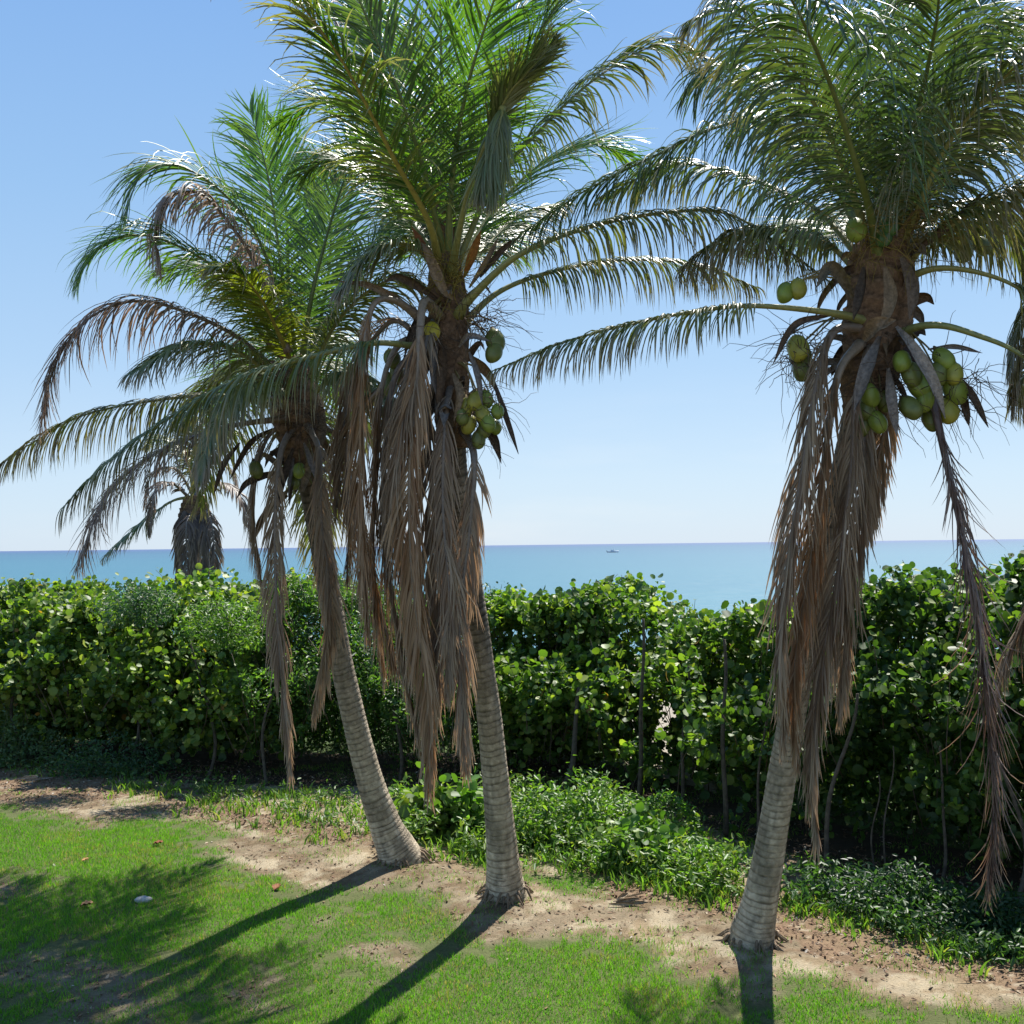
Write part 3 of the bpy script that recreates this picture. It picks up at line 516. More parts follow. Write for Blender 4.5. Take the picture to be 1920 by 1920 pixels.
# ---- right palm
D = 8.45
p3, c3 = palm('right coconut palm, trunk leaning right, with big clusters of green coconuts under its crown', B3, B3[1], D,
    [(1408, 1776, 92), (1412, 1745, 84), (1425, 1690, 68), (1442, 1600, 58), (1462, 1480, 54), (1484, 1350, 50), (1508, 1220, 48), (1535, 1090, 48), (1565, 960, 50), (1600, 820, 56), (1625, 720, 64)],
    (1650, 520), [
    ('dusk', [(1648, 500, -.1), (1632, 400, -.4), (1606, 310, -.8), (1566, 182, -1.2), (1520, 70, -1.6), (1470, -20, -2.0), (1400, -60, -2.3)], dict(o=(-.3, -1), L=1.15, n=120, droop=.3, col2=(.08, .13, .05), label='broad frond arching toward the viewer')),
    ('dusk', [(1655, 480, 0), (1670, 250, .3), (1690, 80, .3), (1700, -80, .2)], dict(o=(0, 1), mat='leaf', droop=.1, L=.85)),
    ('dusk', [(1650, 480, 0), (1640, 250, .7), (1600, 60, 1.0), (1560, -60, 1.2)], {}),
    ('dusk', [(1670, 480, 0), (1740, 250, .4), (1800, 90, .5), (1860, -40, .5)], {}),
    ('dusk', [(1670, 480, 0), (1700, 300, -.4), (1740, 120, -.9), (1760, 0, -1.4), (1750, -80, -1.8)], dict(o=(.2, -1), droop=.2)),
    ('olive', [(1675, 500, 0), (1716, 400, -.3), (1767, 284, -.6), (1840, 190, -.9), (1925, 110, -1.2), (2010, 100, -1.4)], dict(L=.85, droop=.3, col2=(.12, .15, .07))),
    ('dusk', [(1675, 500, 0), (1730, 372, .1), (1803, 300, .2), (1890, 245, .2), (1980, 250, .2)], dict(L=.8)),
    ('hang', [(1680, 520, 0), (1740, 450, -.2), (1858, 380, -.4), (1930, 348, -.5), (2030, 360, -.6)], dict(L=.75, droop=.3)),
    ('hang', [(1680, 540, 0), (1715, 512, -.2), (1767, 500, -.3), (1840, 510, -.4), (1912, 540, -.5), (1990, 610, -.6), (2040, 720, -.6)], dict(t0=.5, L=.6)),
    ('hang', [(1660, 640, 0), (1710, 612, -.3), (1765, 607, -.5), (1830, 625, -.6), (1910, 660, -.7), (1990, 730, -.8), (2030, 830, -.8)], dict(t0=.6, L=.6, rb=.045, st=(.22, .24, .08))),
    ('olive', [(1680, 510, 0), (1730, 445, .3), (1800, 420, .5), (1870, 430, .6), (1930, 470, .6), (1990, 540, .6)], dict(L=.7, droop=.3)),
    ('dusk', [(1640, 500, 0), (1560, 330, .2), (1450, 225, .3), (1340, 238, .2), (1230, 290, .1), (1100, 355, 0), (975, 440, -.1)], dict(L=.72, t0=.3, n=122, droop=.33)),
    ('hang', [(1630, 600, -.1), (1570, 585, -.3), (1440, 572, -.5), (1350, 575, -.6), (1200, 602, -.7), (1060, 640, -.7), (925, 695, -.7)], dict(t0=.35, L=.5, n=106, rb=.036)),
    ('olive', [(1640, 510, 0), (1545, 402, .5), (1480, 365, .8), (1365, 320, 1.1), (1250, 310, 1.3), (1130, 370, 1.4)], dict(L=.75, t0=.25, droop=.32)),
    ('hang', [(1635, 540, 0), (1560, 460, .2), (1470, 430, .3), (1370, 440, .3), (1280, 500, .3)], dict(L=.65)),
    ('dusk', [(1640, 490, 0), (1560, 300, .6), (1460, 170, 1.0), (1350, 120, 1.3), (1290, 180, 1.4)], dict(droop=.25)),
    ('olive', [(1640, 480, 0), (1570, 280, -.3), (1480, 120, -.6), (1370, 20, -.8), (1290, 40, -.9)], dict(L=.8, droop=.3)),
    ('dusk', [(1660, 480, 0), (1700, 300, .9), (1780, 150, 1.4), (1880, 60, 1.7), (1960, 80, 1.9)], {}),
    ('dusk', [(1650, 480, 0), (1610, 300, .9), (1540, 120, 1.5), (1450, 20, 1.8)], {}),
    ('hang', [(1670, 520, 0), (1750, 400, .8), (1850, 380, 1.2), (1940, 460, 1.4)], dict(L=.65)),
    ('dusk', [(1660, 480, 0), (1720, 260, -.2), (1820, 90, -.5), (1940, 10, -.7)], dict(twist=20, droop=.2)),
    ('dusk', [(1650, 480, 0), (1620, 400, 1.6), (1570, 390, 3.1), (1530, 450, 4.5)], {}),
    ('dusk', [(1650, 480, 0), (1580, 430, 1.6), (1490, 420, 3.0), (1420, 470, 4.3)], {}),
    ('dead', [(1620, 610, -.1), (1560, 620, -.3), (1530, 720, -.45), (1505, 870, -.5), (1478, 1040, -.5), (1462, 1200, -.5), (1468, 1390, -.45)], dict(n=155, L=.62, label='hanging brown frond left of trunk')),
    ('dead', [(1630, 650, -.2), (1605, 740, -.4), (1595, 880, -.42), (1572, 1060, -.42), (1535, 1280, -.4), (1520, 1440, -.4), (1532, 1580, -.4)], dict(n=155, scale=.92, col=(.18, .12, .07))),
    ('dead', [(1640, 660, 0), (1625, 780, -.2), (1612, 950, -.25), (1590, 1120, -.25), (1575, 1340, -.2)], dict(scale=.9)),
    ('rust', [(1610, 640, -.2), (1570, 700, -.35), (1545, 850, -.4), (1520, 1050, -.4), (1490, 1250, -.4), (1490, 1420, -.38)], dict(scale=.9, col=(.25, .135, .06))),
    ('dead', [(1665, 700, .1), (1660, 790, .15), (1640, 890, .2), (1622, 1000, .2)], dict(scale=.7)),
    ('brown', [(1690, 640, -.1), (1745, 700, -.3), (1762, 790, -.4), (1785, 900, -.4), (1808, 1010, -.4), (1835, 1180, -.35), (1858, 1380, -.3), (1862, 1530, -.3), (1850, 1660, -.3)], dict(t0=.2, n=140, L=.78, a=(58, 20), droop=.2, w=.0105, rb=.04, st=(.09, .06, .055), col=(.12, .08, .07), col2=(.23, .18, .15), label='long dark hanging frond right of trunk')),
    ], [(x, y, random.uniform(-.42, -.28), c, s) for x, y, c, s in ((1692, 681, G1, 1), (1768, 672, G1, 1.12), (1722, 722, G1, 1.08), (1790, 732, G1, 1.15), (1733, 752, G1, 1), (1776, 768, G2, 1.1), (1745, 786, G3, 1), (1708, 765, G3, 1), (1763, 700, G3, 1.05), (1790, 700, G2, .9), (1710, 700, G3, 1))] +
       [(1632, 742, -.3, G1, 1), (1622, 765, -.25, G3, 1), (1646, 792, -.3, G1, 1), (1655, 752, -.2, G3, 1), (1622, 795, -.2, G3, 1), (1490, 652, -.2, G2, 1.1), (1503, 690, -.15, G3, 1.1), (1500, 668, -.1, G3, 1.1),
        (1474, 548, -.1, G1, 1.05), (1499, 541, -.12, G2, 1.05), (1604, 430, -.35, G1, 1), (1664, 424, -.3, (.06, .15, .03), .95), (1656, 446, -.3, (.05, .12, .03), .9), (1806, 472, .1, G3, 1), (1838, 462, .15, G3, 1)],
    [([(1680, 612, -.35), (1712, 650, -.5), (1750, 715, -.55), (1772, 785, -.5)], .05, (.34, .30, .26)), ([(1650, 630, -.35), (1625, 690, -.5), (1602, 770, -.5)], .058, GRY), ([(1665, 690, -.35), (1672, 750, -.45), (1682, 820, -.45)], .042, GRY),
     ([(1560, 590, -.3), (1490, 610, -.4), (1448, 685, -.4)], .028, DRK), ([(1790, 700, -.3), (1822, 740, -.4), (1853, 802, -.4)], .032, DRK), ([(1788, 720, -.25), (1806, 750, -.3), (1817, 800, -.3)], .035, DRK),
     ([(1740, 655, -.2), (1790, 650, -.3), (1842, 662, -.3)], .02, GRY), ([(1700, 480, -.2), (1770, 430, -.3), (1850, 355, -.35)], .035, DRK), ([(1620, 500, -.3), (1610, 560, -.45), (1600, 600, -.45)], .05, DRK),
     ([(1660, 500, -.4), (1670, 560, -.5), (1650, 620, -.5)], .05, TAN), ([(1620, 640, -.3), (1640, 610, -.5), (1680, 600, -.5)], .06, TAN), ([(1690, 480, -.3), (1712, 540, -.4), (1705, 600, -.4)], .05, (.22, .17, .13)),
     ([(1600, 560, -.2), (1560, 500, -.4), (1530, 540, -.5)], .05, (.2, .17, .12))],
    [(1615, 800, 62), (1628, 720, 92), (1640, 650, 110), (1648, 580, 118), (1652, 520, 116), (1655, 470, 104), (1655, 420, 50)])
for root, b_, r_ in ((p1, B1, .22), (p2, B2, .22), (p3, B3, .20)): feet(root, b_, r_, 34)
for root, ctr, c in ((p2, at(838, 520, 9.3), (.26, .2, .04)), (p3, at(1640, 440, 8.2), (.24, .18, .05)), (p3, at(1720, 430, 8.2), (.26, .2, .06))):
    strings(root, ctr, 90, .55, c, down=.35)
for root, ctr in ((p2, at(900, 600, 9.4)), (p2, at(800, 620, 9.3)), (p3, at(1790, 720, 8.15)), (p3, at(1500, 650, 8.3)), (p3, at(1660, 720, 8.2)), (p1, at(520, 720, 10.9)), (p1, at(580, 790, 10.9)), (p2, at(900, 760, 9.3))):
    strings(root, ctr, 80, .5, (.13, .09, .06), down=.9, name='fruit_stalk')
def peduncle(root, D_, a, b, d0, d1, n=4):
    mb = MB()
    for q in range(n):
        A = at(a[0]+random.gauss(0, 4), a[1]+random.gauss(0, 4), D_+d0); Z_ = at(b[0]+random.gauss(0, 14), b[1]+random.gauss(0, 12), D_+d1)
        mid = (A+Z_)/2+UP*random.uniform(.04, .14); P, _ = spline([A, mid, Z_], 14); tube(mb, P, np.linspace(.011, .005, 14), 6, (.22, .17, .06))
    mb.build('fruit_stalk', M['stalk'], root, smooth=True)
for r_, D_, a_, b_, d0, d1 in ((p3, 8.45, (1630, 545), (1486, 528), -.05, -.1), (p3, 8.45, (1630, 600), (1495, 640), -.05, -.15), (p3, 8.45, (1675, 610), (1750, 700), -.1, -.32), (p3, 8.45, (1640, 680), (1635, 750), -.1, -.26),
        (p3, 8.45, (1690, 470), (1820, 455), 0, .1), (p2, 9.55, (850, 680), (903, 755), -.1, -.3), (p2, 9.55, (860, 600), (926, 635), 0, -.1), (p2, 9.55, (820, 640), (736, 665), .05, .12), (p2, 9.55, (835, 575), (812, 600), -.1, -.34), (p1, 11.1, (550, 800), (480, 862), 0, -.2), (p1, 11.1, (560, 820), (562, 868), -.1, -.24)):
    peduncle(r_, D_, a_, b_, d0, d1)
for root, cx, cy, dd, nn in ((p2, 842, 660, 9.55, 34), (p3, 1648, 590, 8.45, 34), (p1, 560, 790, 11.1, 26)):
    for q in range(nn):
        a = random.uniform(0, 2*math.pi); o = np.array((math.cos(a), math.sin(a), 0))
        p_ = at(cx, cy+random.uniform(-120, 150), dd)+o*.13
        flap(root, p_, nrm(o*.5+np.array((0, 0, random.uniform(-1, .9)))), random.uniform(.2, .6), random.uniform(.022, .055), random.choice((TAN, GRY, DRK, (.2, .13, .08))))
# ---- palm standing beyond the right edge of the picture
D = 8.3
b5 = gp(2180, 1840)
palm('coconut palm at the right edge, only its hanging frond tips show', b5, b5[1], D,
    [(2180, 1840, 90), (2180, 1780, 70), (2170, 1600, 56), (2150, 1300, 52), (2120, 1000, 50), (2100, 700, 56)], (2095, 560), [
    ('dead', [(2090, 640, 0), (2050, 760, -.1), (2010, 920, 0), (1945, 1100, .1), (1890, 1230, .1), (1862, 1330, .1)], {}),
    ('grey', [(2100, 650, 0), (2060, 800, .2), (2030, 1000, .3), (2010, 1250, .3)], {}),
    ('hang', [(2090, 570, 0), (2030, 480, .1), (1960, 520, .1), (1915, 600, .1), (1895, 690, .1)], dict(L=.55)),
    ('hang', [(2090, 590, 0), (2020, 560, .5), (1950, 620, .6), (1905, 760, .6)], dict(L=.5, t0=.4)),
    ('deep', [(2100, 560, 0), (2150, 350, 0), (2220, 200, 0), (2350, 150, 0)], {}), ('deep', [(2100, 560, 0), (2080, 300, .5), (2040, 100, 1), (2000, -50, 1.3)], {}),
    ('hang', [(2100, 570, 0), (2200, 450, -.3), (2320, 480, -.5), (2400, 620, -.6)], {}), ('hang', [(2100, 570, 0), (2180, 520, .8), (2280, 560, 1.2), (2340, 700, 1.4)], {}),
    ], [(2070, 700, -.2, G1), (2100, 720, -.25, G1), (2085, 745, -.2, G2)], [([(2100, 620, -.2), (2130, 700, -.3), (2150, 780, -.3)], .04, GRY)], [(2100, 760, 60), (2098, 660, 100), (2095, 560, 90), (2095, 500, 40)])
# ---- distant palm beyond the hedge
D = 27.0
b4 = np.array((at(372, 1100, D)[0], D, -.3))
far = [('dead', [(362, 945, 0), (340, 970, -.5), (335, 1030, -.6), (338, 1100, -.6)]), ('grey', [(375, 945, 0), (395, 975, -.5), (402, 1040, -.6), (398, 1100, -.6)]),
       ('dead', [(368, 950, 0), (365, 990, -.7), (366, 1050, -.8), (368, 1110, -.8)]), ('grey', [(365, 950, 0), (350, 980, -.7), (350, 1040, -.8), (354, 1100, -.8)]),
       ('dead', [(372, 950, 0), (382, 990, -.7), (384, 1050, -.8), (384, 1110, -.8)]),
       ('olive', [(360, 930, 0), (320, 940, -.4), (260, 985, -.8), (195, 1045, -1)]), ('grey', [(365, 930, 0), (330, 880, 0), (285, 890, 0), (270, 950, 0)]),
       ('grey', [(365, 930, 0), (390, 870, 0), (430, 880, 0), (452, 940, 0)]), ('olive', [(365, 930, 0), (350, 860, 0), (310, 820, .5), (270, 840, 1)]),
       ('olive', [(365, 930, 0), (380, 850, 0), (420, 810, .5), (470, 830, 1)]), ('olive', [(365, 930, 0), (365, 850, .5), (360, 780, 1)]), ('grey', [(365, 935, 0), (410, 905, -.5), (450, 930, -1), (470, 1000, -1)]),
       ('grey', [(360, 935, 0), (320, 905, -.5), (290, 920, -1), (280, 1000, -1)])]
p4, c4 = palm('small far coconut palm beyond the left hedge, trunk wrapped in dark dead fronds', b4, D, D,
    [(372, 1270, 24), (371, 1200, 20), (369, 1100, 20), (367, 1000, 22), (365, 940, 26)], (365, 930),
    [(s, p, dict(scale=.9, n=60, w=.022, rb=.05, **({} if s == 'olive' else dict(col=(.10, .07, .05), col2=(.2, .155, .12))), **({'a': (50, 24)} if s != 'dead' else {}))) for s, p in far], [], [], [(367, 1010, 44), (366, 970, 56), (365, 930, 36)])
# ---------------------------------------------------------------- leaves
def leaf_batch(mb, P, size, nrmv, col, kind='round', fold=.18):
    """P (n,3), size (n,), nrmv (n,3) leaf normals, col (n,3)"""
    n = len(P); r = RNG.normal(0, 1, (n, 3)); u = nrm(r-nrmv*np.sum(r*nrmv, 1, keepdims=True)); v = np.cross(nrmv, u)
    if kind == 'round': tmpl = [(-.5, 0), (-.38, .34), (0, .5), (.36, .36), (.5, 0), (.36, -.36), (0, -.5), (-.38, -.34)]
    else: tmpl = [(-.5, 0), (-.3, .15), (0, .2), (.3, .12), (.55, 0), (.3, -.12), (0, -.2), (-.3, -.15)]
    tm = np.array(tmpl); z = fold*np.abs(tm[:, 1])+(-.22*(tm[:, 0]+.5)**2)
    V = P[:, None]+size[:, None, None]*(tm[None, :, 0, None]*u[:, None]+tm[None, :, 1, None]*v[:, None]+z[None, :, None]*nrmv[:, None])
    b = (np.arange(n)*8)[:, None]
    mb.add(V.reshape(-1, 3), [b+np.array([[0, 1, 2, 3, 4]])[:, ::-1], b+np.array([[0, 4, 5, 6, 7]])[:, ::-1]], np.repeat(col, 8, axis=0))
HT = [(-700, 1095), (0, 1085), (45, 1075), (90, 1108), (150, 1115), (200, 1095), (250, 1068), (290, 1095), (340, 1095), (430, 1090), (500, 1085), (600, 1075), (700, 1080), (800, 1075), (920, 1085), (1000, 1085), (1060, 1112), (1110, 1132), (1150, 1150), (1220, 1156), (1290, 1144), (1340, 1118), (1400, 1085), (1460, 1070), (1600, 1085), (1680, 1075), (1740, 1055), (1800, 1030), (1850, 1010), (1920, 1015), (2300, 1000)]
def hedge_top(x, y):
    px = 960+F*x/y; py = np.interp(px, [a for a, b in HT], [b for a, b in HT]); hy = 1033-.0118*px
    return CAMH-(py-hy)*y/F
def hedge_section(label, x0, x1, nclump, leafsz, palette, kind='round', per=8, stems=(), thick=2.6):
    cx = (x0+x1)/2; root = thing('hedge', (cx, float(hedge_y(cx))+1, 0), label, 'hedge', 'stretches of the hedge')
    nclump = int(nclump*1.7); x = RNG.uniform(x0, x1, nclump); dep = RNG.random(nclump)**1.7*thick; inner = RNG.random(nclump) < .24; dep[inner] = RNG.uniform(1.1, 3.0, inner.sum())
    yb = hedge_y(x); slope = np.gradient(HB[:, 1], HB[:, 0]); sl_ = np.interp(x, HB[:, 0], slope)
    nx, ny = sl_/np.hypot(1, sl_), -1/np.hypot(1, sl_)      # outward toward the lawn
    bulge = .55*(fbm(x*.9, RNG.random(nclump)*0+1, 2)-.5)
    X = x-nx*(dep+bulge*0); Y = yb-ny*dep
    top = hedge_top(x, yb+1.5)-.38+.34*np.clip((x-3.2)/1.6, 0, 1)+.5*(vnoise(x*1.7, 3.1)-.5)+.34*(vnoise(x*5, 5.1)-.5)
    tz = RNG.random(nclump); Zc = top*np.where(RNG.random(nclump) < .24, 1-.12*RNG.random(nclump), .02+.96*tz**.85)
    Zc = np.where(inner, RNG.uniform(.05, 1.7, nclump), Zc); fr_ = Zc/top; bul = 1.0*(fbm(x*.8+3, Zc*.9, 4)-.5)+.55*(vnoise(x*2.1, Zc*2.1, 7)-.5)-1.5*np.clip(fr_-.5, 0, 1)**1.3/.41+.35*np.clip(fr_/.5, 0, 1)-.1
    X = X+nx*bul; Y = Y+ny*bul
    low = np.clip((1.75-Zc)/1.2, 0, 1); keep = ~((dep < 1.0) & (RNG.random(nclump) < .86*low)) & ~((dep < .8) & (fbm(x*1.6, Zc*1.6, 13) < .40)); 
    gx_ = 960+F*X/Y; gy_ = 1019+(CAMH-Zc)*F/Y; gap = ((gx_-1248)/34)**2+((gy_-1355)/72)**2 < vnoise(X*7, Zc*7, 3)*1.8-.25*(RNG.random(nclump) < .3)*4; keep &= ~gap
    X, Y, Zc, nx, ny = X[keep], Y[keep], Zc[keep], nx[keep], ny[keep]; n = len(X)
    tw = nrm(np.c_[nx*.5+RNG.normal(0, .5, n), ny*.5+RNG.normal(0, .5, n), .9+0*nx]); Lt = RNG.uniform(.10, .32, n)*(1+.55*(RNG.random(n) < .12))
    Pk = np.repeat(np.c_[X, Y, Zc], per, axis=0)+np.repeat(tw*Lt[:, None], per, axis=0)*RNG.random((n*per, 1))+RNG.normal(0, leafsz*.55, (n*per, 3))
    Pk[:, 2] = np.maximum(Pk[:, 2], .06)
    nv = nrm(RNG.normal(0, .8, (n*per, 3))+np.array((0, -.3, .7)))
    pal = np.array([p[:3] for p in palette]); pw = np.array([p[3] for p in palette]); pw = pw/pw.sum()
    ci = RNG.choice(len(pal), n*per, p=pw); base = pal[ci]*(.75+.5*np.repeat(fbm(X*1.3, Zc*1.3, 6), per))[:, None]*(1+RNG.normal(0, .12, (n*per, 1)))
    mb = MB(); leaf_batch(mb, Pk, leafsz*np.clip(np.exp(RNG.normal(-.12, .32, n*per)), .4, 1.6), nv, base, kind)
    for q in np.r_[RNG.choice(n, min(n, 260), replace=False), np.nonzero(Lt > .33)[0]]:
        a = np.array((X[q], Y[q], Zc[q])); b = a-tw[q]*.45-np.array((0, 0, .2)); tube(mb, [b, (a+b)/2+RNG.normal(0, .03, 3), a, a+tw[q]*Lt[q]], [.009, .006, .005, .003], 5, (.13, .1, .08))
    mb.build('foliage', M['grape' if kind == 'round' else 'fine'], root)
    for (pts, r) in stems:
        P, Lq = spline(pts, 24); P = P+np.c_[np.sin(np.linspace(0, 9, 24))*.02, np.cos(np.linspace(0, 7, 24))*.02, np.zeros(24)]
        sb_ = MB(); P = P+RNG.normal(0, 1, 3)*np.array((.09, .05, 0))*np.sin(np.linspace(0, math.pi*1.5, 24))[:, None]; tube(sb_, P, np.linspace(r, r*.5, 24), 10, (.2, .17, .14)); sb_.build('stem', M['bark'], root, smooth=True)
    return root
SG = [(.075, .14, .025, 5), (.13, .20, .035, 4), (.04, .085, .022, 3), (.21, .26, .05, 1.5), (.25, .15, .04, .03)]
SG2 = [(.085, .15, .025, 5), (.15, .22, .038, 4), (.045, .09, .022, 2.5), (.24, .28, .05, 1.8), (.3, .17, .04, .06)]
FN = [(.06, .13, .03, 4), (.10, .18, .035, 3), (.035, .085, .025, 2)]
def stem_at(px, pyb, pyt, D_, lean=0, r=.03):
    b = at(px, pyb, D_); t_ = at(px+lean, pyt, D_+.2); b[2] = -.05
    return ([b, b*.5+t_*.5+np.array((.03, .02, 0)), t_], r)
hedge_section('stretch of round leaved sea grape hedge left of the leftmost palm', -12.5, -4.0, 6200, .094, SG2, stems=[stem_at(240, 1440, 1180, 17.8, 30), stem_at(60, 1440, 1200, 18.6, -40, .035), stem_at(390, 1460, 1200, 17, -20)])
hedge_section('stretch of finer leaved hedge behind the trunks of the leftmost and middle palms', -4.0, -.75, 3600, .075, FN, kind='long', per=11, stems=[stem_at(500, 1500, 1200, 16.3, 20, .025), stem_at(750, 1500, 1220, 16.5, -30)])
hedge_section('stretch of sea grape hedge with bare stems between the middle and right palms', -.75, 2.75, 4400, .09, SG, stems=[stem_at(1195, 1560, 1160, 14.6, 10, .035), stem_at(1362, 1600, 1200, 13.2, -10, .035), stem_at(1040, 1540, 1290, 15.3, 55, .05), stem_at(1280, 1560, 1250, 14.3, 5, .03), stem_at(1420, 1620, 1300, 12.6, 10, .02)])
hedge_section('tall dark stretch of sea grape hedge behind and right of the right palm', 2.75, 7.6, 6200, .080, [(.055, .11, .022, 5), (.09, .155, .03, 3), (.035, .075, .02, 4), (.18, .23, .045, .9)], stems=[stem_at(1648, 1660, 1450, 11.0, -14, .012), stem_at(1662, 1660, 1400, 11.0, 2, .012), stem_at(1890, 1700, 1300, 10.2, -20, .025), stem_at(1550, 1640, 1300, 11.5, 40, .03), stem_at(1755, 1690, 1400, 10.8, 15, .02)])
# ---------------------------------------------------------------- low bushes
def bush(name, label, cat, c, rad, h, n, sz, palette, kind='long', per=7, group=None, core=True):
    c = np.array((c[0], c[1], 0.0)); root = thing(name, c, label, cat, group)
    d = nrm(RNG.normal(0, 1, (n, 3))); d[:, 2] = np.abs(d[:, 2]); rr = RNG.random(n)**.4
    lob = .72+.56*vnoise(d[:, 0]*2.2+c[0]*3, d[:, 1]*2.2+c[1], d[:, 2]*2.2)
    P = c+d*np.array((rad[0], rad[1], h))*(rr*lob)[:, None]; P[:, 2] = np.maximum(P[:, 2], .05)
    Pk = np.repeat(P, per, axis=0)+RNG.normal(0, sz*.8, (n*per, 3)); Pk[:, 2] = np.maximum(Pk[:, 2], .03)
    nv = nrm(RNG.normal(0, .6, (n*per, 3))+np.array((0, -.2, .8)))
    pal = np.array([p[:3] for p in palette]); pw = np.array([p[3] for p in palette]); ci = RNG.choice(len(pal), n*per, p=pw/pw.sum())
    mb = MB(); leaf_batch(mb, Pk, sz*RNG.uniform(.6, 1.3, n*per), nv, pal[ci]*(1+RNG.normal(0, .15, (n*per, 1))), kind)
    mb.build('foliage', M['grape' if kind == 'round' else 'fine'], root)
    sb_ = MB()
    for q in range(min(26, n)):
        t_ = P[q]; b = c+np.array((random.gauss(0, rad[0]*.25), random.gauss(0, rad[1]*.25), -.02)); tube(sb_, [b, b*.5+t_*.5+np.array((0, 0, .05)), t_], [.007, .005, .003], 5, (.13, .15, .06))
    sb_.build('stems', M['fine'], root)
    return root
LG = [(.09, .18, .03, 4), (.07, .15, .025, 3), (.14, .22, .04, 1.5)]
YG = [(.15, .22, .04, 3), (.09, .16, .03, 3), (.2, .24, .05, 1)]
BL = [(.05, .11, .045, 4), (.035, .085, .035, 3), (.08, .14, .06, 1)]
def g2(px, py): return gp(px, py)[:2]
def mound(name, label, cat, ctr, rad, n, sz, palette, kind='long'):
    root = thing(name, ctr, label, cat); d = nrm(RNG.normal(0, 1, (n, 3))); rr = RNG.random(n)**.5*(.7+.6*vnoise(d[:, 0]*2+5, d[:, 1]*2, d[:, 2]*2))
    P = np.asarray(ctr)+d*np.array(rad)*rr[:, None]; pal = np.array([p[:3] for p in palette]); pw = np.array([p[3] for p in palette]); ci = RNG.choice(len(pal), n, p=pw/pw.sum())
    mb = MB(); leaf_batch(mb, P, sz*RNG.uniform(.6, 1.3, n), nrm(RNG.normal(0, .6, (n, 3))+np.array((0, -.3, .8))), pal[ci]*(1+RNG.normal(0, .15, (n, 1))), kind); mb.build('foliage', M['fine'], root)
    st = MB()
    for q in range(20): tube(st, [P[q], (P[q]+P[q+1])/2-UP*.03, P[q+1]], .004, 4, (.1, .12, .05))
    st.build('stems', M['fine'], root); return root

mound('vine', 'mound of fine leaved blue green vine climbing over the top of the left hedge', 'vine', at(262, 1135, 17.0), (.62, .5, .38), 2600, .06, BL)
mound('vine', 'fine leaved green vine spilling over the hedge just left of the leftmost palm crown shadow', 'vine', at(420, 1170, 16.2), (.7, .45, .45), 2600, .06, LG)
a = g2(15, 1440); bush('shrub', 'low pale green shrub at the left edge, at the foot of the hedge', 'shrub', (a[0]-.1, a[1]+.3), (1.1, .7), .85, 420, .06, [(.10, .17, .08, 3), (.07, .13, .06, 3), (.14, .2, .1, 1)])
a = g2(190, 1465); bush('shrub', 'low dark green shrub spreading beside the pale shrub below the left hedge', 'shrub', (a[0], a[1]+.5), (1.2, .6), .65, 380, .055, BL)
a = g2(790, 1585); bush('sea_grape_seedling', 'young sea grape bush just right of the leftmost palm foot', 'bush', (a[0], a[1]+.35), (.42, .32), .62, 75, .12, YG, 'round', 6)
a = g2(865, 1590); bush('weed', 'upright leafy weed between the feet of the leftmost and middle palms', 'plant', (a[0], a[1]+.55), (.38, .4), .7, 85, .11, LG, 'round', 6)
a = g2(1010, 1605); bush('weed', 'broad leafy weed patch just right of the middle palm trunk', 'plant', (a[0], a[1]+.5), (.62, .55), .62, 260, .08, LG)
a = g2(1110, 1610); bush('weed', 'bright leafy weed mound in the middle of the bed between middle and right palms', 'plant', (a[0], a[1]+.7), (.6, .6), .78, 280, .075, LG)
a = g2(1225, 1640); bush('weed', 'low broad leaved weed patch in front of the arching vine', 'plant', (a[0], a[1]+.4), (.55, .45), .5, 190, .09, LG, 'round', 5)
a = g2(1320, 1670); bush('weed', 'low leafy plants left of the right palm trunk', 'plant', (a[0], a[1]+.35), (.42, .38), .42, 150, .075, LG)
a = g2(1700, 1740); bush('shrub', 'blue green low shrub below the hedge right of the right palm', 'shrub', (a[0], a[1]+.35), (.55, .45), .5, 260, .06, [(.035, .08, .035, 4), (.025, .06, .03, 3)])
a = g2(1850, 1775); bush('shrub', 'dark low shrub at the foot of the hedge by the right edge', 'shrub', (a[0]+.1, a[1]+.3), (.7, .5), .42, 300, .06, [(.035, .08, .03, 4), (.025, .06, .025, 3)])
# arching vine
vp = [gp(1185, 1625)+np.array((0, .9, .2)), at(1205, 1520, 13.2), at(1250, 1492, 13.1), at(1290, 1520, 13.0), at(1310, 1560, 12.9)]
vr = thing('vine', gp(1185, 1600), 'arching leafy vine rising from the weeds left of the right palm', 'vine')
P, _ = spline(vp, 60); vb = MB(); tube(vb, P, .006, 5, (.12, .14, .05)); vb.build('stem', M['fine'], vr)
Pk = np.repeat(P, 9, axis=0)+RNG.normal(0, .045, (540, 3)); vb = MB(); leaf_batch(vb, Pk, .055*RNG.uniform(.6, 1.3, 540), nrm(RNG.normal(0, .6, (540, 3))+np.array((0, -.2, .8))), np.tile((.07, .16, .03), (540, 1))*RNG.uniform(.7, 1.4, (540, 1)), 'long'); vb.build('leaves', M['fine'], vr)
